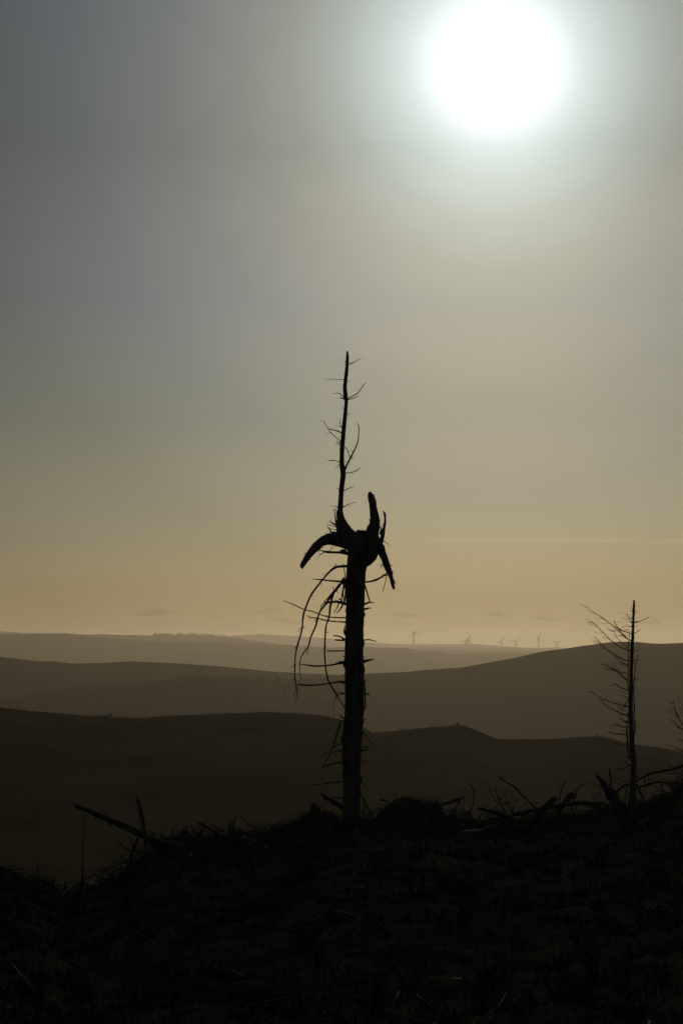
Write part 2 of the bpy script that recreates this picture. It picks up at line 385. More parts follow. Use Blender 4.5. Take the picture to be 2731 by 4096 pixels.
heap('stone_cairn', 1602, 2921, 659, 12, 8, 'tiny stone pile on the near ridge just right of the dead trunk', 'cairn', M_stone)
heap('hilltop_shrub', 2386, 2947, 659, 14, 9, 'small dark bush on the near ridge left of the thin dead tree', 'shrub', M_con, 40)
heap('hilltop_shrub', 440, 2863, 621, 34, 8, 'low dark bush clump at the bend of the near left ridge', 'shrub', M_con, 50)

# ------------------------------------------------------------------ wind turbines
O3 = (1580, 2480, 2.0907)
def turbine(hub, base, tips, D, label):
    hx, hy = cc(O3, [hub])[0][:2]; bx, by = cc(O3, [base])[0][:2]
    h = P(hx, hy, D); b = P(bx, by, D); b.x = h.x; b.z = min(b.z, h.z-36)
    r = empty('wind_turbine', b, label, 'wind turbine', 'wind turbines on the far hazy ridge')
    V, Fc = [], []; tube(V, Fc, [(b, 2.9), (b.lerp(h, .5), 2.3), (h - Vector((0, 0, 1)), 1.6)], 12, step=8, rough=0); mesh('tower', V, Fc, M_white, r)
    V, Fc = [], []; tube(V, Fc, [(h + Vector((0, 6, .4)), 1.5), (h + Vector((0, 2, .4)), 2.4), (h + Vector((0, -3.5, .2)), 2.0)], 10, step=2, rough=0); mesh('nacelle', V, Fc, M_white, r)
    hc = h + Vector((0, -5, 0)); V, Fc = [], []; tube(V, Fc, [(hc+Vector((0, 2, 0)), 2.2), (hc, 2.2), (hc-Vector((0, 2, 0)), .6)], 10, step=1, rough=0); mesh('hub', V, Fc, M_white, r)
    for t in tips:
        tx, ty = cc(O3, [t])[0][:2]; e = P(tx, ty, D-5); V, Fc = [], []
        tube(V, Fc, [(hc, 1.2), (hc.lerp(e, .18), 2.3), (hc.lerp(e, .6), 1.7), (e, .7)], 8, step=4, rough=0, dscale=.35)
        mesh('blade', V, Fc, M_white, r)
turbine((148,126), (150,232), [(137,86),(118,140),(165,160)], 12283, 'farthest left turbine, the rear one of the overlapping pair nearest the dead trunk')
turbine((160,118), (161,232), [(168,80),(205,113),(138,92)], 12070, 'front turbine of the overlapping pair nearest the dead trunk')
turbine((583,183), (583,283), [(535,175),(615,141),(608,208)], 12070, 'left turbine of the overlapping trio, one blade pointing left')
turbine((598,176), (597,280), [(612,152),(575,182),(609,200)], 12780, 'smallest turbine in the middle of the overlapping trio')
turbine((615,168), (615,283), [(632,109),(651,209),(590,182)], 11786, 'tallest turbine at the right of the overlapping trio, blade nearly upright')
turbine((888,183), (887,283), [(912,132),(846,186),(909,216)], 12070, 'lone turbine midway, with a blade pointing level to the left')
turbine((1003,180), (1003,285), [(1044,141),(951,166),(1018,226)], 11928, 'turbine with two blades spread up in a wide shallow V and one hanging')
turbine((1195,152), (1193,270), [(1221,107),(1172,152),(1214,190)], 11786, 'turbine standing just above the flank of the dark right hill')
turbine((1349,192), (1350,255), [(1393,167),(1309,170),(1351,222)], 11928, 'rightmost turbine, its tower half hidden by the dark right hill')

# ------------------------------------------------------------------ the big dead tree
D1 = 29.0
M1 = (1200, 1380, 3.92); M2 = (1100, 1900, 2.6133); M3 = (1100, 2350, 3.136); M4 = (1200, 2800, 3.92)
base = P(1406, 3300, D1)
T = Tree(D1, empty('dead_tree', base, 'tall broken dead conifer with antler-like upturned limbs standing dark at the centre', 'dead tree'), M_bark)
# trunk with its swollen broken head
tr = cc(M4, [(805,2060,150),(806,1800,136),(808,1500,136),(806,1200,138),(805,1000,141),(808,850,149),(812,600,151),(828,450,149),(838,300,148),(853,150,151)]) \
   + cc(M3, [(994,1500,117),(993,1200,119),(995,1000,120),(988,800,115),(993,600,114),(1000,400,114),(1006,150,115)]) \
   + cc(M2, [(840,1250,98),(842,1100,100),(847,1000,102),(856,930,108),(880,880,132),(905,830,160),(915,780,180),(908,720,195),(900,670,190),(890,645,160)])
p3 = path3(tr, D1); V, Fc = [], []
tube(V, Fc, p3, 20, step=.05, rough=.022, dscale=.8)
O2 = M2
def seg(V, Fc, O, pts, sides=10, y0=0.0, slope=0.0, **k): tube(V, Fc, path3(cc(O, pts), D1, slope, y0), sides, **k)
seg(V, Fc, M2, [(740,650,40),(840,690,80),(960,690,80),(1060,680,45)], 14, rough=.1)
# torn nubs on the head and small knots up the stem, all one piece with the trunk
for pts in ([(885,640,24),(884,600,17),(882,578,9)], [(905,640,12),(905,600,6),(903,588,3)], [(925,640,10),(922,620,6)], [(972,640,16),(970,560,14),(970,528,10)], [(985,560,8),(982,520,5),(985,504,3)],
            [(620,640,26),(612,605,17),(606,588,8)], [(660,640,18),(640,610,10),(622,592,5)], [(725,1140,18),(712,1100,20),(722,1070,12)]):
    seg(V, Fc, M2, pts, 7, jag=.5)
for O, x0, x1, y, s in ((M3,885,-1,305,0),(M3,882,-1,550,0),(M3,1112,1,375,0),(M3,1110,1,470,0),(M3,1106,1,590,0),(M3,875,-1,1110,0),(M3,1105,1,1010,0),(M3,873,-1,1400,0),(M4,700,-1,350,0),(M4,985,1,355,0),(M4,960,1,835,0),(M4,948,1,1280,0),(M4,668,-1,700,0),(M3,1104,1,870,0)):
    seg(V, Fc, O, [(x0-x1*10, y, 7), (x0+x1*8, y-3, 5), (x0+x1*14, y-5, 2)], 5)
for j in range(70):                                             # rough bark flakes
    i = rnd.randrange(2, 17); f = rnd.random(); a = p3[i-1][0].lerp(p3[i][0], f); r = p3[i-1][1]*(1-f)+p3[i][1]*f
    an = rnd.uniform(0, 6.28); d = Vector((math.sin(an), math.cos(an)*.8, 0)); b0 = a + d*r*.93
    tube(V, Fc, [(b0, .018), (b0+d*.02+Vector((0, 0, .03)), .014), (b0+d*.012+Vector((0, 0, rnd.uniform(.06, .14))), .005)], 4)
mesh('trunk', V, Fc, M_bark, T.root)
def B(O, pts, *tw, **k): return T.br(cc(O, pts), [cc(O, t) for t in tw], **k)
# upright leader that grew from the head
lead = cc(M2, [(900,720,70),(850,680,62),(800,640,60),(752,585,52),(715,520,44),(692,450,34),(680,380,28),(683,300,26),(693,150,26)]) + cc(M1, [(643,2300,38),(652,2230,38),(662,2150,38),(674,2050,41),(670,1960,43),(655,1860,38),(655,1750,36),(656,1620,36),(668,1500,34),(680,1370,33),(690,1250,32),(705,1100,31),(715,1000,30),(724,890,28),(716,830,37),(706,740,32),(702,650,29),(712,540,29),(728,420,28),(738,300,26),(742,200,25),(740,102,20)])
ld = T.br(lead, [cc(M1, t) for t in (
  [(690,431,4),(677,431,3)],[(690,462,4),(680,465,3)],[(752,447,4),(764,446,3)],[(738,560,4),(782,580,2)],[(675,637,4),(650,638,3)],[(685,995,4),(641,992,3)],[(680,1090,4),(664,1092,3)],
  [(738,1073,4),(779,1067,3)],[(738,1087,4),(776,1093,3)],[(735,1107,4),(760,1114,3)],[(722,1255,4),(737,1255,3)],[(706,1462,4),(731,1469,3)],[(632,2091,4),(610,2090,3)],
  [(607,2262,6),(585,2250,4),(555,2235,3)],[(615,1872,4),(575,1878,2)],[(620,1890,6),(590,1912,5),(553,1946,4)],[(745,835,3),(735,800,2)],[(672,683,5),(666,683,3)])],
  name='leader_stem', sides=12, slope=0, ext=0, rough=.07, wob=.03, jag=1.0, step=.06)
B(M1, [(715,280,5),(700,250,4),(685,218,4)]); B(M1, [(715,298,4),(683,302,3)])
B(M1, [(765,305,7),(810,290,6),(870,255,6),(920,225,5),(957,207,3)], [(775,295,4),(800,280,4),(826,267,4)], spurs=1)
B(M1, [(690,541,6),(650,538,5),(520,541,3.5),(360,533,3)])
B(M1, [(685,825,7),(650,790,7),(612,757,6),(560,758,4),(510,767,3)], spurs=1)
B(M1, [(685,845,12),(650,833,9),(612,824,5)])
B(M1, [(748,840,8),(800,810,8),(850,787,8),(900,755,8),(945,705,7),(975,655,7),(1010,615,6),(1038,592,5)], spurs=3)
B(M1, [(750,858,8),(800,843,7),(860,825,6),(916,795,4)], spurs=1)
B(M1, [(658,1300,7),(635,1270,6),(622,1235,5),(628,1200,4),(629,1150,3)], [(645,1285,4),(590,1272,3),(522,1277,3)], [(622,1235,3),(604,1224,3)], [(624,1235,3),(640,1222,3)])
B(M1, [(648,1380,11),(600,1352,10),(540,1335,9),(480,1322,8),(425,1309,4)])
B(M1, [(632,1502,7),(590,1475,6),(550,1440,6),(490,1380,6),(450,1325,5),(420,1280,5),(392,1235,5),(383,1198,6)], [(490,1382,4),(450,1393,3),(405,1395,3)], [(384,1210,4),(360,1203,3),(338,1190,3),(312,1167,3)], [(480,1375,3),(462,1372,3)], spurs=5)
B(M1, [(630,1530,9),(600,1522,7),(571,1512,6)]); B(M1, [(628,1550,6),(600,1538,4),(568,1525,3)]); B(M1, [(620,1567,5),(540,1550,3)])
B(M1, [(690,1588,6),(720,1608,6),(745,1645,6),(762,1710,6),(780,1770,7)], [(720,1610,4),(692,1648,3)], [(745,1668,3),(722,1664,2)], [(752,1668,3),(768,1670,2)], slope=.0, y0=-.02)
B(M1, [(705,1945,18),(725,1900,16),(745,1855,15),(770,1805,13),(795,1765,12),(825,1700,12),(860,1630,11),(890,1560,11),(908,1500,10),(915,1430,8),(922,1360,8),(918,1290,7),(912,1255,7),(892,1214,3)],
  [(828,1690,5),(805,1643,4)], [(798,1775,4),(857,1763,3)], [(800,1778,4),(835,1788,3)], [(738,1850,4),(700,1810,3)], [(765,1837,3),(790,1835,2)], [(915,1270,5),(932,1272,3)], name='limb', spurs=6, slope=.05)
B(M1, [(712,2007,9),(760,2005,7),(805,2000,7),(860,1980,6),(905,1955,6),(942,1916,4)], [(808,2002,3),(826,2033,2)], [(870,1978,3),(895,1991,3)])
B(M1, [(618,1838,9),(580,1820,7),(540,1812,7),(480,1812,7),(432,1804,5)])
B(M1, [(688,2282,8),(750,2252,6),(800,2232,5),(850,2212,4)], [(706,2275,3),(718,2307,2)], [(790,2238,3),(815,2266,2)], [(740,2258,3),(750,2270,2)])
B(M2, [(706,340,6),(730,327,5),(760,310,4),(800,294,3),(846,284,2.5)], [(758,311,2),(778,335,1.5)], [(708,330,3),(720,318,2)])
B(M2, [(658,332,4),(620,326,2),(571,330,2)]); B(M2, [(655,335,3),(618,315,2)]); B(M2, [(657,340,3),(603,359,2)])
for pts in ([(720,640,50),(690,570,42),(668,500,26),(655,440,12),(650,395,4)], [(700,650,40),(672,600,26),(655,545,16),(640,500,7),(625,470,3)], [(690,560,24),(668,470,14),(662,400,8),(660,350,3)]):
    B(M2, pts, name='splinter', sides=8, ext=0, rough=.3, jag=1.0, wob=.2, slope=0, spurs=3)
for pts in ([(665,600,10),(640,500,9),(628,430,7),(617,355,4)], [(668,560,10),(655,480,8),(645,410,6),(638,352,3)], [(670,480,8),(655,420,5),(650,370,3)], [(650,525,6),(610,505,5),(565,470,3)],
            [(655,560,7),(620,520,5),(565,492,3)], [(660,565,5),(610,533,4),(535,517,3)], [(665,580,6),(610,567,4),(550,558,3)], [(600,620,12),(575,575,9),(550,533,3)], [(540,615,4),(518,605,2)], [(640,510,4),(618,490,2)]):
    B(M2, pts, name='splinter', sides=5, ext=4)
B(M2, [(755,555,6),(770,545,5),(788,529,3)]); 
# broken horn
horn = B(M2, [(930,740,110),(980,690,92),(1020,620,70),(1038,540,52),(1038,450,46),(1028,370,42),(1014,290,37),(1000,240,33),(992,200,26),(989,180,15)],
  [(1035,500,6),(1055,300,6),(1045,250,5),(1030,198,3)], [(1000,495,5),(980,459,3)], name='horn_limb', sides=14, slope=0, ext=0, rough=.2, wob=.04, spurs=6, jag=.8)
B(M2, [(1085,505,4),(1100,465,3)]); B(M2, [(1085,500,4),(1106,512,2)]); B(M2, [(1095,545,3),(1125,515,2)])
B(M2, [(1085,545,7),(1102,545,8),(1108,565,9),(1105,590,10),(1095,620,9)], ext=2)
B(M2, [(1085,720,40),(1105,690,28),(1125,620,20),(1138,560,15),(1148,500,12),(1150,450,12),(1146,412,13),(1140,395,8)], [(1142,410,6),(1132,376,4)], [(1138,400,5),(1118,376,3)], [(1150,410,5),(1152,390,4)], [(1130,688,5),(1160,706,4),(1198,733,3)], name='limb', ext=0, slope=0)
B(M2, [(1060,740,55),(1100,760,44),(1112,815,38),(1145,880,35),(1172,950,34),(1196,1010,31),(1215,1080,24),(1230,1140,20),(1238,1185,16)],
  [(1130,930,6),(1112,948,5),(1100,977,3)], [(1122,928,3),(1095,935,2),(1072,947,2)], [(1200,940,5),(1222,948,4)], [(1245,1100,5),(1262,1145,3)], [(1163,1045,5),(1155,1110,4),(1140,1160,4),(1125,1217,4)], name='limb', sides=10, ext=0, slope=-.1, jag=1.0, spurs=9, rough=.2)
B(M2, [(935,1120,10),(1010,1110,10),(1070,1090,11),(1120,1060,10),(1168,1028,8)], [(1120,1058,4),(1170,1048,5),(1182,1045,3)], spurs=5, slope=-.05)
# drooping left limb
B(M2, [(860,700,90),(760,690,78),(690,685,72),(640,680,66),(570,668,55),(518,682,52),(470,712,50),(435,752,47),(392,795,43),(347,850,40),(310,905,34),(285,950,24),(280,965,20)],
  [(600,745,5),(590,770,4),(570,795,3)], [(480,755,6),(476,775,3)], [(325,820,6),(304,819,3)], [(540,610,5),(520,606,3)], [(655,735,6),(680,745,6),(710,750,5)], name='limb', sides=14, ext=0, slope=-.12, jag=.9, spurs=12, rough=.24)
B(M2, [(745,818,20),(690,810,15),(620,808,13),(540,805,13),(510,797,8),(480,790,5),(453,784,3)], [(512,803,4),(475,835,3),(437,871,2)], [(515,812,4),(458,832,3)], [(480,790,3),(455,797,2),(470,812,2)])
B(M2, [(735,790,14),(700,785,13),(678,796,8)], ext=4)
B(M2, [(748,955,15),(690,955,14),(650,960,15),(605,980,13),(550,1030,11),(500,1090,11),(460,1140,10),(420,1190,10),(375,1255,9)], [(640,930,4),(605,970,7)]) if False else None
long1 = cc(M2, [(748,955,15),(690,955,14),(650,960,15),(605,980,13),(550,1030,11),(500,1090,10),(460,1140,10),(420,1190,10),(375,1255,9)]) + cc(M3, [(440,115,12),(410,190,12),(376,280,13),(350,380,12),(343,490,11),(322,590,11),(290,700,11),(265,800,10),(250,900,9),(250,980,9),(247,1080,8),(252,1170,8),(270,1250,8),(278,1320,6),(267,1430,4)])
long1.insert(9, cc(M3, [(490,40,11)])[0])
T.br(long1, [cc(M2, [(605,980,6),(640,928,4)])] + [cc(M3, t) for t in ([(335,500,5),(305,525,4),(284,556,3)],[(350,490,6),(371,510,4)],[(275,740,6),(250,760,5),(240,786,3)],[(248,970,5),(185,1015,3)],[(262,1260,4),(252,1320,4),(242,1365,3)],[(250,970,5),(268,975,3)],[(285,735,5),(255,740,4)],[(440,95,5),(445,100,4)])] + [cc(M2, [(515,1035,4),(500,1040,3)])], slope=-.25, spurs=8)
B(M2, [(705,1116,14),(640,1110,10),(560,1104,8),(480,1094,7),(385,1086,4)], [(600,1105,6),(590,1112,5)], spurs=3)
B(M2, [(732,1060,6),(722,985,5),(712,928,4)], ext=4)
# second hanging group
A2 = cc(M2, [(705,1125,12),(670,1155,14),(630,1210,15),(600,1270,14)]) + cc(M3, [(735,55,17),(690,120,14),(650,190,14),(600,250,13),(560,310,12),(540,360,11),(520,440,12),(500,510,11),(470,570,11),(440,650,10),(420,735,10),(385,780,8),(345,840,7),(320,900,6),(308,970,6),(313,1050,5),(322,1155,5)])
T.br(A2[:3]+A2[4:], [cc(M3, t) for t in ([(412,740,6),(408,790,5),(400,840,4)],[(525,400,5),(492,418,3)],[(475,560,6),(462,552,4)],[(425,735,5),(432,732,4)])], slope=-.2, spurs=7)
T.br(cc(M3, [(745,40,16),(722,100,15),(704,180,14),(690,260,13),(682,340,12),(662,420,11),(640,480,10),(632,560,12),(625,660,11),(622,750,11),(622,850,11),(628,950,10),(640,1050,10),(665,1160,10),(700,1230,10),(750,1310,9),(790,1380,8),(840,1460,8),(872,1515,8),(880,1540,7)]),
     [cc(M3, t) for t in ([(650,555,6),(673,573,3)],[(770,1370,6),(735,1450,4),(717,1551,3)],[(700,210,4),(675,240,3)],[(630,740,5),(645,745,3)],[(750,60,8),(735,20,7),(728,-10,4)],[(770,30,5),(787,75,3)],[(655,370,5),(650,350,3)])], slope=-.12, ext=4, spurs=6)
T.br(cc(M3, [(730,50,7),(670,120,6),(620,180,6),(585,230,6),(568,270,3)]), [cc(M3, [(585,230,5),(567,232,3)])], ext=4)
T.br(cc(M3, [(890,210,18),(830,190,18),(760,178,16),(700,185,14),(650,188,12),(618,190,8)]), [cc(M3, t) for t in ([(760,175,6),(757,150,4)],[(800,190,10),(770,270,5),(738,315,6)],[(855,205,12),(830,250,11),(800,295,9),(772,327,4)],[(635,190,8),(625,205,5)])], spurs=4)
for pts in ([(880,-60,12),(862,0,11),(850,60,9),(838,130,7),(828,180,5)], [(893,-100,14),(885,0,10),(880,80,9),(872,180,8)], [(870,-90,12),(858,-20,10),(852,60,6),(858,130,6),(868,200,8)], [(845,190,12),(825,150,12),(795,140,5)], [(890,60,8),(882,140,6),(876,200,4)], [(875,-40,6),(845,40,5),(832,120,4)]):
    T.br(cc(M3, pts), name='splinter', sides=5, ext=5)
B(M3, [(888,378,10),(820,378,8),(700,373,7),(640,362,7),(540,330,7),(480,303,7),(380,280,7),(300,247,7),(230,212,6),(108,167,5)], [(235,212,4),(222,235,3)], [(655,362,5),(650,348,4)], spurs=5)
B(M3, [(888,433,13),(840,432,8),(720,425,8),(600,405,8),(530,385,8),(440,375,6),(408,351,5)], [(445,376,5),(430,382,4)], spurs=4)
T.br(cc(M2, [(935,1150,8),(955,1210,8),(978,1290,7)]) + cc(M3, [(1160,90,9),(1190,182,8)]), [], y0=-.05, slope=.1)
B(M3, [(1125,207,14),(1170,190,11),(1205,187,7),(1247,187,4)], [(1195,185,5),(1190,178,4)]); B(M3, [(1125,270,13),(1165,262,11),(1185,258,6),(1212,258,3)])
B(M3, [(880,657,12),(830,622,10),(780,607,9),(728,601,6)], [(830,622,5),(820,635,4)]); B(M3, [(880,657,13),(820,660,11),(753,656,8)])
B(M3, [(1106,660,9),(1180,655,8),(1220,665,6),(1267,675,5)], [(1180,655,5),(1187,645,4)], [(1120,658,4),(1138,650,3)])
B(M3, [(876,793,9),(760,795,8),(654,797,8)]); B(M3, [(876,860,7),(842,860,4)])
B(M3, [(876,940,16),(830,935,12),(800,922,5)], [(820,945,7),(790,942,5),(753,941,3)])
B(M3, [(876,948,13),(780,958,11),(690,975,10),(600,982,10),(500,985,11),(430,978,10),(370,968,8),(315,963,6)], spurs=5)
B(M3, [(1108,920,14),(1160,912,12),(1190,905,10),(1238,904,7)], [(1112,945,9),(1150,925,8),(1190,925,4)], spurs=3)
B(M3, [(876,1187,14),(810,1185,11),(740,1193,10),(660,1205,10),(580,1218,10),(480,1225,10),(400,1227,10),(340,1220,11),(283,1215,7)], [(860,1178,8),(820,1172,6),(779,1167,3)], spurs=5)
B(M3, [(876,1205,8),(833,1205,6)]); B(M3, [(1108,1175,8),(1130,1170,6),(1150,1161,4)])
B(M3, [(1110,1165,10),(1122,1230,10),(1125,1320,11),(1128,1420,10),(1133,1522,9)], [(1125,1330,9),(1160,1332,7),(1184,1330,5)], [(1125,1342,8),(1160,1345,6),(1202,1347,3)], [(1130,1465,5),(1140,1450,4)], slope=0, spurs=4)
B(M3, [(876,1326,8),(810,1318,6),(755,1309,5)]); B(M3, [(876,1330,7),(800,1340,6),(753,1351,5)])
# lower bole
B(M4, [(695,292,12),(655,268,13),(628,240,10)]); B(M4, [(980,315,11),(1010,306,9),(1034,292,4)])
B(M4, [(695,320,15),(655,325,13),(625,380,13),(600,450,14),(575,530,13),(550,640,12),(525,710,11),(495,790,10),(460,870,9),(400,980,8),(340,1087,4)], slope=-.2, spurs=4)
B(M4, [(690,325,7),(600,305,5),(520,292,3)])
B(M4, [(690,435,7),(640,432,6),(612,442,5)]); B(M4, [(685,496,6),(640,492,5),(608,485,4)])
B(M4, [(660,702,11),(600,702,10),(540,740,9),(480,785,9),(400,840,8),(320,893,4)], [(600,692,6),(540,675,5),(470,675,3)], spurs=2)
B(M4, [(660,790,14),(580,800,12),(500,812,9)]); B(M4, [(660,988,17),(600,980,17),(540,990,15),(470,1015,13),(400,1035,11),(332,1048,8)], spurs=3)
B(M4, [(672,1176,6),(608,1167,4)]); B(M4, [(672,1148,5),(638,1135,3)])
B(M4, [(665,1290,12),(560,1290,10),(450,1300,8),(350,1320,7),(280,1328,6),(188,1325,4)], [(640,1270,7),(580,1268,6),(510,1278,4)])
B(M4, [(665,1535,14),(590,1532,11),(500,1527,5)], [(590,1532,6),(530,1510,3)])
B(M4, [(970,470,7),(1040,565,6),(1100,645,6),(1180,720,3)], [(1100,645,4),(1140,646,3)])
B(M4, [(955,752,10),(1000,737,9),(1060,727,6)]); B(M4, [(955,782,11),(1020,775,9),(1087,764,6)]); B(M4, [(955,797,8),(1025,801,6)])
B(M4, [(945,992,10),(990,970,8),(1064,964,6)], [(980,975,5),(982,950,4)]); B(M4, [(945,1220,8),(990,1208,6),(1042,1196,4)]); B(M4, [(945,1285,10),(1000,1315,9),(1044,1360,4)])
B(M4, [(940,1270,6),(1000,1270,4),(1005,1268,3)])
# ------------------------------------------------------------------ the thin dead tree at right
D2 = 40.0
M5 = (2331, 2380, 3.92); M6 = (2231, 2850, 3.136)
T = Tree(D2, empty('dead_tree', P(2528, 3235, D2), 'slender dead conifer with fine drooping twigs standing at the right', 'dead tree'), M_bark, ext=4)
tr = cc(M6, [(925,1200,60),(928,1080,48),(932,980,42),(936,880,37),(938,800,34),(943,700,34),(945,600,38),(940,520,36),(925,420,32),(918,300,30),(914,150,28)]) + cc(M5, [(742,1800,36),(742,1600,33),(748,1400,29),(752,1200,27),(760,950,26),(768,750,25),(778,600,21),(783,400,19),(790,250,18),(794,130,17),(796,78,12)])
V, Fc = [], []; tube(V, Fc, path3(tr, D2), 12, step=.06, rough=.08, wob=.03)
for j in range(60):
    i = rnd.randrange(2, len(tr)-1); a = P(tr[i][0], tr[i][1], D2) + Vector((0, 0, rnd.uniform(-.1, .1))); r = tr[i][2]*D2/F; an = rnd.uniform(0, 6.28); d = Vector((math.sin(an), math.cos(an), rnd.uniform(-.3, .5)))
    tube(V, Fc, [(a+d*r*.8, .007), (a+d*(r+rnd.uniform(.02, .09)), .003)], 4)
mesh('trunk', V, Fc, M_bark, T.root)
B(M6, [(925,600,16),(895,560,13),(875,480,12),(868,400,11),(862,280,10),(862,180,8),(870,100,7),(876,0,5)], name='side_stem', slope=-.03, spurs=4, ext=0)
B(M5, [(742,1560,14),(715,1500,12),(700,1440,10),(695,1350,9),(700,1280,9),(708,1150,8),(705,1000,7),(706,850,7),(715,700,5),(727,598,4)], name='side_stem', slope=-.02, spurs=6, ext=0)
T.br(cc(M6, [(925,320,14),(945,280,12),(962,210,12),(958,130,9),(950,40,8)]) + cc(M5, [(800,1850,9),(802,1720,10),(790,1600,9),(783,1480,9),(790,1400,8),(800,1280,7),(815,1150,7),(835,1020,6),(858,913,4)]), [], name='side_stem', slope=-.02, spurs=6, ext=0)
R5 = [
 ([(755,602,8),(690,585,7),(620,560,7),(550,525,7),(480,487,7),(400,435,6),(340,385,6),(280,345,6),(230,310,5),(180,287,5),(150,255,4),(110,235,4),(75,188,3)], 14),
 ([(752,718,10),(700,690,8),(650,640,7),(600,590,7),(560,540,6),(520,475,6),(477,405,5)], 9), ([(748,718,7),(680,680,6),(610,625,6),(560,575,5),(515,528,4)], 9),
 ([(745,880,9),(690,860,8),(620,830,8),(540,790,7),(460,735,7),(400,680,7),(340,620,6),(280,560,6),(220,495,5),(180,455,5),(136,416,4)], 12),
 ([(740,1045,9),(680,1030,8),(600,995,8),(530,960,7),(450,910,7),(370,855,6),(310,800,6),(270,755,6),(220,700,5),(170,652,5)], 12),
 ([(740,875,5),(680,820,5),(600,740,4),(540,680,4),(500,610,3),(480,560,3)], 9), ([(730,1108,7),(650,1080,6),(590,1040,5),(550,1010,4),(508,957,3)], 8), ([(725,1115,5),(650,1115,4),(590,1073,3)], 5),
 ([(735,1245,7),(620,1215,6),(540,1190,6),(470,1155,6),(400,1110,5),(348,1067,4)], 7), ([(720,1345,7),(640,1290,6),(580,1230,6),(545,1180,5),(508,1093,4)], 4),
 ([(700,1340,6),(620,1290,5),(560,1230,5),(500,1180,5),(440,1160,4),(380,1130,3),(310,1090,3),(273,1070,2)], 8), ([(715,1500,9),(650,1475,7),(580,1445,7),(530,1415,7),(478,1388,6)], 2),
 ([(715,1550,5),(640,1535,4),(600,1510,3),(540,1478,3)], 1), ([(715,1610,7),(660,1592,6),(588,1564,4)], 0),
 ([(715,1755,10),(620,1740,8),(540,1710,8),(450,1680,7),(380,1655,7),(310,1630,6),(240,1590,6),(170,1540,5),(120,1522,5),(73,1512,3)], 5), ([(710,1755,7),(640,1720,5),(578,1689,4)], 1),
 ([(712,1903,8),(620,1870,7),(540,1835,7),(460,1790,7),(370,1745,6),(320,1690,5),(270,1625,5),(235,1585,4)], 2), ([(710,1880,5),(620,1865,5),(570,1835,4),(524,1787,4)], 1), ([(705,1837,5),(620,1800,4),(560,1755,3),(519,1714,3)], 1),
 ([(712,1615,9),(680,1670,7),(640,1750,6),(614,1812,3)], 1), ([(762,430,7),(740,400,5),(720,365,5),(682,294,4)], 2), ([(762,432,7),(734,422,6)], 0), ([(802,436,7),(870,420,6),(950,385,5),(1038,343,4)], 0), ([(797,604,7),(850,575,6),(883,542,5)], 0),
 ([(785,882,7),(840,872,6),(882,848,5),(890,855,4)], 0), ([(780,1038,6),(835,1020,5),(886,992,3)], 3), ([(780,1087,6),(810,1069,4)], 0), ([(780,1362,6),(820,1335,5),(874,1309,4)], 1), ([(785,1480,7),(825,1452,5),(831,1430,4)], 0),
 ([(790,1608,6),(832,1598,5)], 0), ([(795,1610,4),(812,1580,3)], 0), ([(800,1767,5),(828,1740,4),(846,1718,3)], 0), ([(758,495,4),(710,493,3),(660,479,2)], 2), ([(795,493,3),(850,493,2)], 0), ([(755,577,4),(720,565,3),(670,538,2)], 1), ([(795,258,3),(850,257,2)], 0), ([(775,260,3),(757,260,2)], 0), ([(765,352,3),(728,350,2)], 0), ([(795,655,3),(818,690,2)], 0)]
for pts, a in R5: B(M5, pts, auto=a, wob=.1)
R6 = [([(885,50,9),(820,25,7),(745,-2,5)], 1), ([(885,128,8),(830,105,7),(763,69,5)], 0), ([(885,128,7),(815,120,4)], 0), ([(885,193,8),(800,180,7),(708,129,5)], 1), ([(870,191,5),(740,165,4),(662,148,3)], 1), ([(870,280,9),(780,272,7),(700,260,6),(627,244,5)], 0), ([(870,275,5),(820,240,4),(783,213,4)], 0),
 ([(870,421,7),(790,410,6),(700,385,5),(640,350,4),(600,310,3),(548,270,3)], 2), ([(910,581,8),(870,572,6),(838,566,4)], 0), ([(918,661,9),(880,658,8),(850,685,7),(800,705,7),(713,718,5)], 0), ([(895,657,5),(850,620,4),(828,593,3)], 0), ([(960,125,5),(990,123,3)], 0), ([(955,320,6),(950,325,6)], 0), ([(970,790,10),(990,800,7),(985,830,6)], 0), ([(905,725,4),(885,722,4),(875,800,3),(865,880,3)], 0)]
for pts, a in R6: B(M6, pts, auto=a, wob=.1)

# ------------------------------------------------------------------ the bare tree at the right edge
D3 = 36.0
T = Tree(D3, empty('bare_tree', P(2850, 3160, D3), 'bare twiggy tree at the right edge, only its outer branches in view', 'bare tree'), M_bark, ext=3)
V, Fc = [], []; tube(V, Fc, path3([(2850,3180,16),(2846,3000,13),(2852,2850,10),(2846,2700,7),(2850,2600,3)], D3), 10, rough=.08, wob=.05); mesh('trunk', V, Fc, M_bark, T.root)
T.br([(2846,3080,6)] + cc(M6, [(1620,260,10),(1568,215,8),(1500,175,6),(1450,110,5),(1383,73,3)]), auto=6)
T.br([(2848,3010,6)] + cc(M6, [(1640,230,9),(1568,170,8),(1530,100,7),(1490,40,5),(1470,-5,4)]) + cc(M5, [(1480,1880,6),(1440,1800,5),(1420,1700,5),(1407,1634,3)]), [cc(M5, t) for t in ([(1440,1800,4),(1390,1770,3),(1355,1760,2)], [(1480,1880,5),(1400,1850,4),(1330,1835,3),(1310,1825,2)], [(1500,1930,5),(1440,1900,4),(1385,1895,3),(1370,1880,2)], [(1415,1680,3),(1402,1640,2)], [(1425,1720,3),(1380,1690,2)])], auto=8)
T.br([(2848,2940,5)] + cc(M5, [(1640,1870,6),(1590,1800,5),(1550,1720,4),(1500,1650,4),(1478,1570,2)]), [cc(M5, [(1560,1740,3),(1530,1700,2)]), cc(M5, [(1590,1800,4),(1540,1800,3),(1480,1740,2)])], auto=6)
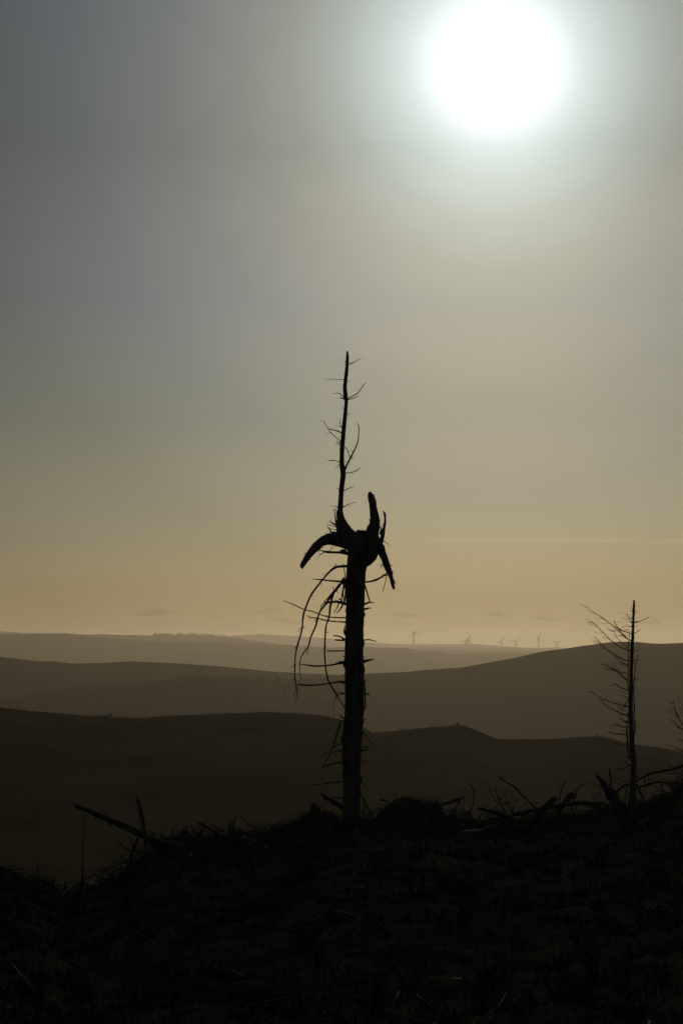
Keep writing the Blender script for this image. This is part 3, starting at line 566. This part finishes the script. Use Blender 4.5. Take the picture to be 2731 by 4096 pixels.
T.br([(2848,3100,6)] + cc(M6, [(1640,520,8),(1568,490,6),(1500,455,5),(1400,404,3)]), [cc(M6, [(1540,470,4),(1500,462,3),(1440,465,2)]), cc(M6, [(1510,455,3),(1570,465,2)])], auto=3)
T.br([(2850,2990,5)] + cc(M6, [(1640,380,6),(1568,352,4),(1530,345,3)]), auto=2)

# ------------------------------------------------------------------ felled timber and brash along the crest
def logthing(name, label, cat, O, pts, D, twigs=(), m=M_bark2, part='stem', sides=9, slope=0.0, jag=.6, group=None, rough=.2, spurs=0, ext=0, base=None):
    px = cc(O, pts); lo = max(px, key=lambda p: p[1])
    group = group or {'fallen_log': 'fallen logs along the crest', 'leaning_log': 'logs leaning out of the brash', 'pale_stick': 'pale stripped sticks glinting on the dark slope', 'dead_branch': 'dead branches lying along the crest', 'dead_sapling': 'thin dead whips standing in the brash', 'leaning_pole': 'thin poles leaning at the tree feet', 'broken_stump': 'snapped stumps along the crest'}.get(name)
    r = empty(name, P(lo[0], lo[1], D), label, cat, group)
    t = Tree(D, r, m)
    if not twigs and not spurs:
        bpy.data.objects.remove(r)
        V, Fc = [], []; tube(V, Fc, path3(px, D, slope), sides, rough=rough, wob=.08, jag=jag)
        o = mesh(name, V, Fc, m); setp(recentre(o), label, cat, group); return o
    t.br(px, [cc(O, w_) for w_ in twigs], name=part, sides=sides, slope=slope, jag=jag, rough=rough, spurs=spurs, ext=0)
    return r
K1 = (200, 3100, 2.6133); K2 = (700, 3200, 2.6133); K7 = (1700, 3000, 2.4123); K8 = (1150, 3100, 2.0907)
logthing('fallen_log', 'long fallen trunk tilting up to the left over the valley, mossy underside', 'log', K1,
  [(1560,790,38),(1420,765,40),(1300,740,42),(1160,715,44),(1060,680,44),(980,635,38),(900,590,36),(800,545,36),(700,497,36),(620,465,34),(520,425,30),(420,380,27),(340,350,24),(270,318,18),(228,288,7)], 27.5,
  [[(400,370,8),(395,345,6),(380,328,3)],[(480,440,12),(485,465,6)],[(610,480,16),(620,525,9)],[(560,455,10),(545,480,5)],[(640,500,9),(645,535,4)],[(690,520,12),(710,545,7)],[(270,340,10),(290,355,6)],[(780,560,8),(760,565,4)],[(980,600,4),(1050,588,3)],[(600,450,7),(625,420,4)]], sides=12, jag=1.0, spurs=10)
logthing('upright_pole', 'bare broken pole standing through the long fallen trunk at left', 'pole', K1, [(1022,880,17),(1015,840,16),(1003,700,18),(988,600,20),(975,500,20),(955,400,19),(930,300,17),(908,215,14)], 27,
  [[(985,500,6),(1000,485,4)],[(950,575,6),(938,470,5),(920,380,5),(908,320,4)],[(905,215,8),(885,208,5)],[(990,600,6),(1040,585,4)]], spurs=4)
logthing('thin_pole', 'thin leaning pole rising alone at far left of the brash', 'pole', K1, [(325,1300,15),(335,1150,13),(342,1000,10),(347,850,8),(352,700,6),(362,540,5),(372,420,3)], 25.5, [[(347,850,4),(340,845,3)],[(362,540,4),(352,535,3)]])
logthing('splintered_stump', 'wedge shaped splintered stump behind the long fallen trunk', 'stump', K1, [(1180,790,52),(1130,720,46),(1090,660,36),(1068,610,14),(1062,592,6)], 28.2, [[(1060,625,8),(1030,625,6),(1010,640,4)],[(1080,790,8),(1110,770,6),(1090,750,4)]])
logthing('broken_stump', 'short snapped stump with splintered top leaning right, left of the small log', 'stump', K1, [(1250,790,42),(1300,705,38),(1350,640,36),(1400,595,32),(1425,580,28)], 28.4,
  [[(1395,580,8),(1400,550,6),(1412,518,3)],[(1405,580,9),(1425,545,6),(1447,513,3)],[(1330,660,7),(1312,618,4)],[(1340,640,7),(1320,635,4)],[(1430,590,7),(1445,575,4)]], spurs=6)
logthing('uprooted_branch', 'forked dead branch hanging below the long fallen trunk at left', 'branch', K1, [(740,1180,18),(770,1080,18),(805,1000,19),(835,900,20),(862,810,19),(893,725,18),(925,650,14)], 26.5,
  [[(845,797,10),(795,768,9),(745,722,8),(705,660,4)],[(862,742,8),(852,690,7),(825,630,6),(795,590,3)],[(870,806,6),(920,803,5),(962,800,3)],[(832,905,7),(780,900,6),(700,895,5),(605,890,5)],[(830,915,8),(760,920,7),(690,940,7),(630,960,6),(580,975,5),(545,1025,4)],[(805,955,8),(740,1000,8),(670,1050,7),(600,1090,6),(520,1130,4)],[(850,985,8),(900,1010,8),(945,1045,6)],[(830,890,6),(780,875,5),(735,860,4)],[(860,830,6),(885,835,6),(915,860,6),(905,900,5)],[(650,900,4),(690,940,4),(700,990,3)],[(640,960,4),(610,1000,3),(600,1050,3)],[(850,920,7),(930,925,6),(1000,915,5)],[(880,940,6),(900,980,5),(905,1050,4)]], sides=8)
logthing('dead_branch', 'low dead branch reaching left beside the thin leaning pole', 'branch', K1, [(760,1030,7),(690,1030,7),(600,1027,7),(520,1010,6),(470,1000,5),(418,988,4)], 25.8, [[(590,1030,5),(490,1038,4),(430,1065,4),(358,1105,3)],[(485,1035,8),(500,1080,8),(540,1135,7)],[(470,1000,4),(500,1020,3)],[(530,1010,4),(560,970,3),(600,950,3)]])
logthing('pale_stick', 'pale barkless stick glinting on the dark slope at lower left', 'stick', K1, [(486,1273,3),(540,1296,3.5),(610,1328,3.5),(680,1350,4),(746,1384,4)], 24, m=M_pale, sides=6, jag=0)
logthing('small_log', 'small tilted log sticking up left of the twin pronged stump', 'log', K2, [(640,450,30),(560,415,27),(500,385,25),(420,340,18),(360,300,16),(300,258,14),(245,228,12)], 28.6, [[(285,255,7),(262,265,5),(243,272,3)],[(300,265,6),(285,290,4)],[(440,350,6),(430,420,4)]], spurs=5)
logthing('dead_branch', 'thin arched branch rising behind the small tilted log', 'branch', K2, [(530,325,7),(480,308,6),(440,292,5),(400,262,5),(350,208,3)], 28.9, [[(360,215,3),(325,232,3),(300,246,2)],[(440,292,4),(455,280,3)]])
logthing('pronged_stump', 'two pronged torn stump with sharp points between log and mound', 'stump', K2, [(600,440,46),(585,380,36),(565,330,26),(572,270,17),(585,225,9),(588,200,4)], 28.7, [[(622,390,28),(614,330,17),(610,260,13),(620,200,9),(634,148,4)],[(625,190,3),(650,165,3),(668,152,2)]], spurs=4)
logthing('dead_branch', 'slanting twiggy branch running down right from the pronged stump', 'branch', K2, [(960,405,12),(900,372,10),(840,330,8),(780,268,6),(720,208,5),(670,148,4)], 29, [[(780,270,4),(745,262,3)],[(830,325,4),(790,300,3),(750,290,3)],[(880,360,5),(900,325,4),(930,330,3),(955,360,3)],[(900,372,4),(960,350,3),(1000,312,3),(1062,264,2)],[(1000,312,3),(1045,290,2)]])
logthing('dead_branch', 'bent looped branch lying right of the pronged stump', 'branch', K2, [(640,385,12),(655,335,11),(682,298,10),(705,325,10),(730,352,9),(800,340,8),(870,355,8)], 28.5, [[(760,345,5),(800,330,4),(810,325,3)],[(800,342,5),(850,385,4),(880,400,3)]])
logthing('pale_stick', 'upper pale stripped stick glinting right of the pronged stump', 'stick', K2, [(700,380,3),(750,396,4),(800,411,4),(850,432,4)], 28.1, m=M_pale, sides=6, jag=0)
logthing('pale_stick', 'lower pale stripped stick glinting at the foot of the slope left of the peaked mound', 'stick', K2, [(772,458,3),(860,467,4),(942,473,4)], 28.0, m=M_pale, sides=6, jag=0)
# around the big trunk
logthing('leaning_log', 'thick snapped log leaning left out from behind the big dead trunk', 'log', M4, [(860,1820,46),(790,1765,44),(720,1720,42),(640,1665,42),(540,1605,40),(450,1555,36),(385,1510,28),(335,1475,15),(292,1463,5)], 30.2, [[(385,1540,18),(365,1585,8)],[(480,1590,14),(495,1630,7)],[(330,1470,6),(318,1450,3)]], spurs=4)
logthing('leaning_pole', 'thin pole leaning against the right side of the big dead trunk', 'pole', M4, [(1150,1880,17),(1130,1830,15),(1090,1750,14),(1050,1660,13),(1000,1540,12),(965,1480,9),(945,1435,7)], 28.3, [[(1000,1540,6),(996,1600,7),(993,1680,7),(980,1740,7),(955,1795,5)],[(985,1520,5),(955,1530,4)]], spurs=3)
logthing('dead_branch', 'knobbly broken branch rising left of the round earth mound', 'branch', K8, [(930,280,12),(885,262,8),(860,243,7),(825,215,7),(795,208,8),(765,203,5)], 28, [[(800,210,5),(770,212,4)]])
logthing('rotten_root', 'short dark root lying at the right foot of the big dead trunk', 'root', K8, [(570,345,8),(620,368,12),(670,382,14),(720,395,14)], 28.2, [[(640,360,4),(690,365,3)],[(600,345,4),(660,352,3),(690,362,3)]])
# right hand brash
logthing('dead_branch', 'sheaf of thin broken branches pointing right from the round mound', 'branch', K7, [(120,535,8),(220,502,9),(300,475,12),(350,460,9),(375,446,6),(405,428,3)], 28.3,
  [[(130,550,5),(240,515,7),(330,485,7)],[(240,665,11),(285,575,10),(325,505,10),(350,470,6)],[(330,490,5),(345,520,4),(375,525,3)],[(378,450,6),(375,490,5),(368,520,3)],[(240,560,3),(220,530,3),(218,515,3)],[(270,600,4),(330,560,4),(372,530,3)],[(180,520,5),(250,490,5),(300,470,4)],[(220,680,4),(290,600,3),(410,587,3)]], sides=7)
logthing('dead_sapling', 'thin crooked dead sapling standing alone right of the round mound', 'sapling', K7, [(415,720,7),(420,680,7),(435,610,6),(452,555,6),(470,480,6),(470,400,6),(455,375,5),(438,340,5),(422,290,3)], 30, [[(462,470,4),(440,440,3),(420,420,3),(400,390,3),(378,360,2)],[(470,395,4),(480,375,3)],[(415,690,4),(410,620,3),(390,590,3)]], sides=6)
logthing('fallen_log', 'blunt ended log poking out left of the tangled brash', 'log', K7, [(860,690,26),(800,650,26),(720,614,24),(640,592,22),(560,575,21),(505,563,17)], 29.5, [[(640,580,7),(620,610,5),(585,665,4)],[(520,560,6),(500,575,4)],[(720,610,8),(690,590,5)]], spurs=5)
logthing('long_pole', 'long straight pole slanting up left out of the tangled brash', 'pole', K7, [(1090,580,10),(1040,540,9),(980,480,9),(920,420,9),(860,355,9),(780,310,8),(712,262,6)], 30, [[(950,450,4),(970,445,3)]], jag=.4)
logthing('fallen_log', 'long low log lying level through the tangled brash', 'log', K7, [(1700,520,20),(1540,508,22),(1450,515,21),(1300,535,20),(1150,560,21),(1000,592,22),(830,630,24),(700,665,24),(560,700,20),(480,720,14)], 30.5, [[(845,610,9),(845,570,8),(842,530,6)],[(640,690,6),(550,690,5),(500,680,3)],[(970,600,8),(968,680,6)],[(1530,500,8),(1545,550,6)]], spurs=8, sides=10)
logthing('leaning_log', 'thick square ended log leaning up right from the tangled brash', 'log', K7, [(960,780,42),(1010,710,40),(1100,615,38),(1180,540,37),(1240,480,36),(1268,458,34)], 29.5, [[(1290,460,8),(1305,470,5)],[(1080,600,8),(1050,640,5)]], jag=.15, sides=11, spurs=3)
logthing('leaning_log', 'shorter frayed log leaning right behind the square ended log', 'log', K7, [(1280,620,30),(1310,560,30),(1360,490,30),(1400,440,30),(1425,420,26)], 31.5, [[(1420,510,9),(1445,450,7),(1470,403,4)],[(1400,420,4),(1440,380,3),(1490,355,3)],[(1430,420,4),(1480,370,3),(1568,310,2)],[(1380,430,5),(1370,410,3)]], spurs=5)
logthing('twig_fan', 'fan of thin dead twigs rising from the tangled brash', 'branch', K7, [(800,640,8),(770,600,7),(740,530,6),(705,455,6),(660,368,4)], 29.8,
  [[(780,620,5),(740,565,5),(680,490,4),(635,420,4),(612,370,3),(603,290,2)],[(705,520,5),(740,450,4),(775,400,4),(806,358,3)],[(835,600,6),(800,530,5),(780,490,4),(765,460,3)],[(760,520,4),(810,485,4),(838,450,3),(853,418,2)],[(690,535,5),(790,515,4),(880,490,4),(940,455,3),(1030,422,2)],[(700,530,4),(670,560,4),(655,590,3)],[(880,590,4),(930,540,3),(990,510,3),(1090,520,2)],[(860,560,4),(880,500,3),(895,470,2)],[(1000,560,3),(1060,500,3),(1120,520,2)]], sides=6)
logthing('dead_branch', 'thin forked twig rising behind the square ended log', 'branch', K7, [(1290,520,6),(1290,480,5),(1298,430,4),(1315,375,4),(1340,318,3),(1375,290,2),(1405,262,2)], 30.2, [[(1320,370,3),(1318,350,2)],[(1340,318,3),(1342,300,2)]], sides=5)
logthing('pale_stick', 'short pale stripped stub catching the sun above the blunt ended log', 'stick', K7, [(655,580,5),(668,552,5),(690,528,3)], 29.2, m=M_pale, sides=6, jag=0)
logthing('pale_stick', 'long curved pale stick at the foot of the tangled brash', 'stick', K7, [(330,797,3),(400,778,4),(480,776,4),(560,762,4),(640,735,4),(720,702,3)], 28.5, m=M_pale, sides=6, jag=0)
logthing('pale_stick', 'short bright stick lying on the dark slope below the tangled brash', 'stick', K7, [(953,953,3),(970,960,4),(988,969,4)], 26, m=M_pale, sides=6, jag=0)
logthing('pale_stick', 'small pale stick at the right foot of the round mound', 'stick', K7, [(340,705,3),(360,718,5),(380,728,3)], 28.5, m=M_pale, sides=6, jag=0)
logthing('broken_stump', 'thick tapering snag leaning left beside the slender dead tree', 'snag', M6, [(760,1200,85),(715,1110,76),(670,1040,70),(620,965,58),(570,895,42),(530,840,28),(490,800,18),(463,778,10)], 34, [[(500,815,5),(480,760,4),(453,722,3)],[(560,870,6),(590,850,4)],[(640,930,8),(655,900,5)]], spurs=12, rough=.3, sides=12)
logthing('dead_branch', 'crooked upright branch between the leaning snag and the slender dead tree', 'branch', M6, [(655,1000,15),(655,930,13),(665,860,12),(655,810,12),(642,765,13),(648,715,13),(657,685,10)], 34.8, [[(640,790,6),(630,800,5)],[(665,830,5),(680,800,3),(664,770,2)]], spurs=3)
logthing('dead_branch', 'long fallen branch sweeping up to the right edge', 'branch', M6, [(960,875,14),(1000,850,14),(1060,812,15),(1130,775,15),(1230,750,14),(1330,732,14),(1420,712,15),(1500,690,18),(1568,665,20),(1700,620,24)], 36, [[(1100,790,6),(1108,745,5),(1140,705,4),(1198,670,3)],[(1390,712,5),(1388,650,4),(1392,575,3)],[(1390,690,3),(1360,640,3),(1315,595,2)],[(1398,640,3),(1412,600,2)],[(1090,800,5),(1085,880,4),(1100,960,4),(1080,1040,3)],[(1120,800,4),(1135,850,4),(1130,890,3)],[(1150,840,4),(1220,815,3),(1280,770,3)],[(1500,700,5),(1560,740,4),(1600,760,3)],[(1400,680,3),(1500,665,3),(1560,640,3)]], spurs=6, sides=8)
logthing('dead_branch', 'arched fallen branch bowing down at far right', 'branch', M6, [(960,950,15),(1010,935,14),(1080,915,15),(1160,890,15),(1240,872,14),(1320,872,15),(1370,885,14),(1410,930,13),(1450,975,14),(1470,1030,14)], 35, [[(1290,885,7),(1295,940,7),(1302,1010,6)],[(1310,885,6),(1300,950,5),(1260,1050,4)],[(1320,860,4),(1340,810,3)],[(1460,960,9),(1480,935,7)],[(1450,970,8),(1490,1000,7),(1540,960,4)]], spurs=5)
logthing('leaning_pole', 'pole leaning down right from the foot of the slender dead tree', 'pole', M6, [(1110,1190,22),(1085,1130,19),(1050,1050,18),(1010,960,17),(970,880,15)], 35.5)
logthing('dead_branch', 'curved root-like branch left of the slender dead tree foot', 'branch', M6, [(700,1040,15),(740,985,15),(790,945,15),(850,915,15),(930,895,15)], 35.2, [[(820,930,6),(830,885,4)],[(780,950,6),(750,1010,5),(760,1070,4)],[(850,915,5),(860,980,5),(830,1050,4)],[(870,910,6),(845,1000,6),(870,1080,5)]], spurs=4)
logthing('fallen_log', 'short thick log lying at far right by the dark bank', 'log', M6, [(1170,1200,26),(1210,1150,33),(1270,1090,38),(1330,1048,38),(1375,1020,26)], 33.8, [[(1240,1110,9),(1200,1180,6)],[(1290,1090,10),(1300,1180,8),(1280,1230,6)],[(1380,1030,8),(1400,990,5),(1420,960,3)]], spurs=4)
logthing('dead_branch', 'thin whip crossing behind the leaning snag', 'branch', M6, [(900,858,4),(840,855,4),(760,830,4),(710,800,4),(662,770,3)], 36.5, [[(810,850,3),(830,900,2)]], sides=5)
logthing('dead_branch', 'thin straggling twig trailing right from the leaning snag', 'branch', M6, [(820,915,4),(760,890,4),(690,870,4),(620,835,4),(585,820,3)], 34.4, [[(800,910,3),(790,925,3),(750,950,3),(690,920,3),(640,870,2)]], sides=5)
logthing('dead_sapling', 'spindly whip standing left of the leaning snag', 'sapling', M6, [(465,1180,7),(450,1120,6),(432,1060,5),(418,1012,3)], 33.5, [[(450,1110,4),(500,1060,3),(545,1000,3),(570,965,2)],[(440,1060,4),(480,1010,3),(540,985,2)]], sides=5)
logthing('dead_sapling', 'spindly curved whip at the left end of the right hand brash', 'sapling', M6, [(20,1100,6),(30,1010,5),(60,930,4),(85,880,4),(130,840,3),(162,810,2)], 33, [[(30,1010,4),(20,960,3)],[(160,1000,4),(230,950,4),(330,890,3),(430,855,2)],[(190,1080,5),(230,990,4),(250,950,3)]], sides=5)
logthing('dead_branch', 'low twiggy branch bending over right of the slender tree foot', 'branch', M6, [(980,1150,6),(1000,1090,6),(1100,1080,5),(1180,1085,5),(1260,1095,4)], 34.6, [[(1000,1050,4),(1080,1045,4),(1160,1060,3),(1220,1085,2)],[(990,1140,5),(1050,1150,5),(1130,1165,4)]], sides=5)

# ------------------------------------------------------------------ earth mounds and root plates
def mound(label, prof, D, dep, base_py, extra=()):
    xs = np.array([p[0] for p in prof], float); ys = np.array([p[1] for p in prof], float)
    V, Fc = [], []; nx, ns = 90, 22
    PX = np.linspace(xs[0], xs[-1], nx); zb = zat(base_py, D) - .25
    r = empty('earth_mound', P((xs[0]+xs[-1])/2, base_py, D), label, 'mound', 'earth mounds beside the big dead trunk')
    for j in range(ns):
        s = -1 + 2*j/(ns-1); y = D + s*dep
        for px in PX:
            zt = zat(float(np.interp(px, xs, ys)), D)
            x = (px-CX)/F*D
            z = zb + (zt-zb)*math.sqrt(max(0, 1-s*s)) + .06*fbm(x*4, y*4, D)+.04*fbm(x*13, y*13, D)
            V.append((x*(1 + .0*s), y, z))
    for j in range(ns-1):
        for k in range(nx-1): a0 = j*nx+k; Fc.append((a0, a0+1, a0+nx+1, a0+nx))
    mesh('soil', V, Fc, M_soil, r)
    Vm = V; V, Fc = [], []
    for _ in range(900):
        v = Vm[rnd.randrange(len(Vm))]; v = Vector(v); h = rnd.uniform(.015, .075)*(2 if rnd.random() < .08 else 1); d = Vector((rnd.uniform(-.6, .6), rnd.uniform(-.6, .6), 1))*h
        n0 = len(V); V += [v+Vector((-.005, 0, -.01)), v+Vector((.005, 0, -.01)), v+d*.6+Vector((.002, 0, 0)), v+d]; Fc.append((n0, n0+1, n0+2, n0+3))
    o = mesh('grass_tufts', V, Fc, M_grass, r); o['kind'] = 'stuff'
    for e in extra:
        V, Fc = [], []; tube(V, Fc, path3(cc(K8, e), D-.1), 6, rough=.2, jag=.4); mesh('root', V, Fc, M_bark2, r)
mound('broad round earth mound just right of the big dead trunk', [(1470,3330),(1500,3285),(1514,3262),(1521,3245),(1540,3236),(1557,3229),(1576,3216),(1600,3206),(1624,3201),(1657,3204),(1685,3213),(1700,3218),(1725,3219),(1743,3222),(1760,3236),(1770,3255),(1781,3280),(1810,3300),(1840,3330)], 27.4, 1.0, 3340,
  ([(812,300,8),(812,265,6),(812,235,3)], [(985,220,6),(992,205,4),(990,197,3)], [(965,225,5),(970,208,3)], [(1180,250,5),(1178,236,3)], [(1240,258,5),(1236,242,3)], [(780,320,10),(785,290,6)]))
mound('peaked earth mound topped by a short root spike left of the big dead trunk', [(1040,3360),(1121,3330),(1159,3311),(1197,3294),(1215,3280),(1232,3262),(1245,3240),(1254,3229),(1262,3229),(1272,3240),(1289,3255),(1310,3258),(1332,3254),(1341,3268),(1355,3300),(1380,3330)], 28.2, .8, 3350,
  ([(230,290,14),(227,255,10),(228,222,6)], [(170,345,6),(140,330,5),(100,315,4)], [(140,395,5),(120,372,4),(135,365,3)], [(310,330,5),(300,300,4),(293,283,3)], [(330,330,6),(345,318,5),(352,300,3)], [(380,340,16),(375,325,12)]))

# ------------------------------------------------------------------ ground cover and small litter
V, Fc = [], []
for _ in range(62000):
    px = rnd.uniform(-500, 3250) if rnd.random() < .75 else rnd.uniform(-3500, 6500); R = crest_R(px)
    y = R - abs(rnd.gauss(0, 3.0)) + .4 if rnd.random() < .4 else rnd.uniform(8.5, R+1)
    z = ground_z(px, y) - .01; x = (px-CX)/F*y
    h = rnd.uniform(.02, .07)*(1.8 if rnd.random() < .05 else 1); lean = Vector((rnd.uniform(-.7, .7), rnd.uniform(-.7, .7), 1))*h; w0 = .004; an = rnd.random()*3.14
    s = Vector((math.cos(an)*w0, math.sin(an)*w0, 0)); b = Vector((x, y, z)); n0 = len(V)
    V += [b-s, b+s, b+s*.6+lean*.6, b-s*.6+lean*.6, b+lean*1.0+Vector((lean.x, lean.y, -.1*h))*.3]
    Fc += [(n0, n0+1, n0+2, n0+3), (n0+3, n0+2, n0+4)]
o = mesh('heather_and_grass', V, Fc, M_grass, smooth=False); setp(o, 'short rough heather and grass covering the dark foreground slope', 'ground cover', kind='stuff')
V, Fc = [], []
for _ in range(2400):
    px = rnd.uniform(-400, 3150) if rnd.random() < .62 else rnd.uniform(-4000, 7000); R = crest_R(px); y = rnd.uniform(5 if not -300 < px < 3050 else 9, R-.3); x = (px-CX)/F*y; z = ground_z(px, y); sz = rnd.uniform(.04, .14)
    for _k in range(18):
        a = rnd.uniform(0, 6.28); e = rnd.uniform(.2, 1); b = Vector((x, y, z-.02)) + Vector((math.cos(a), math.sin(a), 0))*sz*.5*rnd.random(); t = b + Vector((math.cos(a)*(1-e*.6), math.sin(a)*(1-e*.6), e))*sz*rnd.uniform(.6, 1.1)
        w0 = Vector((-math.sin(a), math.cos(a), 0))*sz*.07; n0 = len(V); V += [b-w0, b+w0, t+w0*.8, t-w0*.8]; Fc.append((n0, n0+1, n0+2, n0+3))
o = mesh('heather_clumps', V, Fc, M_grass, smooth=False); setp(o, 'ragged dark heather clumps dotted over the foreground slope', 'heather', kind='stuff')
V, Fc = [], []
for _ in range(1500):
    px = rnd.uniform(-400, 3150); R = crest_R(px)
    if rnd.random() < .55 and px < 550: continue
    y = R - abs(rnd.gauss(0, 2.2)) + .5 if rnd.random() < .7 else rnd.uniform(10, R)
    z = ground_z(px, y) + .01; x = (px-CX)/F*y; a = rnd.uniform(0, 6.28); ln = rnd.uniform(.1, .55)
    up = abs(rnd.gauss(0, .22)); d = Vector((math.cos(a), math.sin(a), up)).normalized(); p = Vector((x, y, z)); r = rnd.uniform(.003, .009)
    bend = Vector((rnd.uniform(-.1, .1), rnd.uniform(-.1, .1), rnd.uniform(-.05, .12)))*ln
    q = p + d*ln; q.z = max(q.z, ground_z(CX + q.x/q.y*F, q.y)+.01)
    tube(V, Fc, [(p, r), (p.lerp(q, .5)+bend, r*.8), (q, r*.4)], 4, step=ln/4)
DEN = [(300,.5),(560,.9),(680,1.2),(850,1.2),(1130,1.2),(1220,.8),(1480,.8),(1520,.4),(1780,.7),(1900,1),(2731,1.2),(3000,1)]
def tangle_den(px): return float(np.interp(px, [d[0] for d in DEN], [d[1] for d in DEN], left=.18))
for _ in range(4600):
    px = rnd.uniform(150, 3000)
    if rnd.random()*1.2 > tangle_den(px): continue
    R = crest_R(px); y = R + rnd.uniform(-1.6, 1.2); x = (px-CX)/F*y; p = Vector((x, y, ground_z(px, y) + rnd.uniform(-.02, .1)))
    ln = rnd.uniform(.08, .3); a = rnd.uniform(0, 6.28); d = Vector((math.cos(a), math.sin(a)*.7, rnd.uniform(-.1, 1.0)**2*1.1)).normalized(); r = rnd.uniform(.002, .007)*(2 if rnd.random() < .08 else 1)
    q = p + d*ln; mid = p.lerp(q, .5) + Vector((rnd.uniform(-.1, .1), 0, rnd.uniform(-.05, .12)))*ln
    tube(V, Fc, [(p, r), (mid, r*.85), (q, r*.4)], 4, step=ln/3)
    for _k in range(rnd.randrange(0, 3)):
        e = mid + Vector((rnd.uniform(-1, 1), rnd.uniform(-1, 1), rnd.uniform(0, 1)))*ln*.35
        tube(V, Fc, [(mid, r*.5), (e, r*.25)], 3, step=ln/2)
o = mesh('brash_litter', V, Fc, M_bark2); setp(o, 'litter of small broken twigs scattered over the clear-felled slope', 'brash', kind='stuff')

# ------------------------------------------------------------------ haze
hx, hz0, hz1 = 27000, -260, 165
V = [(-hx,-hx,hz0),(hx,-hx,hz0),(hx,hx,hz0),(-hx,hx,hz0),(-hx,-hx,hz1),(hx,-hx,hz1),(hx,hx,hz1),(-hx,hx,hz1)]
Fc = [(0,3,2,1),(4,5,6,7),(0,1,5,4),(1,2,6,5),(2,3,7,6),(3,0,4,7)]
hm = bpy.data.materials.new('haze'); hm.use_nodes = True; ht = hm.node_tree
for n in list(ht.nodes): ht.nodes.remove(n)
ho = ht.nodes.new('ShaderNodeOutputMaterial'); pv = ht.nodes.new('ShaderNodeVolumePrincipled'); ht.links.new(pv.outputs[0], ho.inputs['Volume'])
pv.inputs['Color'].default_value = (.90, .785, .60, 1); pv.inputs['Density'].default_value = 7e-5; pv.inputs['Anisotropy'].default_value = .75
o = mesh('haze', V, Fc, hm, smooth=False); setp(o, 'thin warm haze filling the air over the hills', 'haze', kind='stuff')
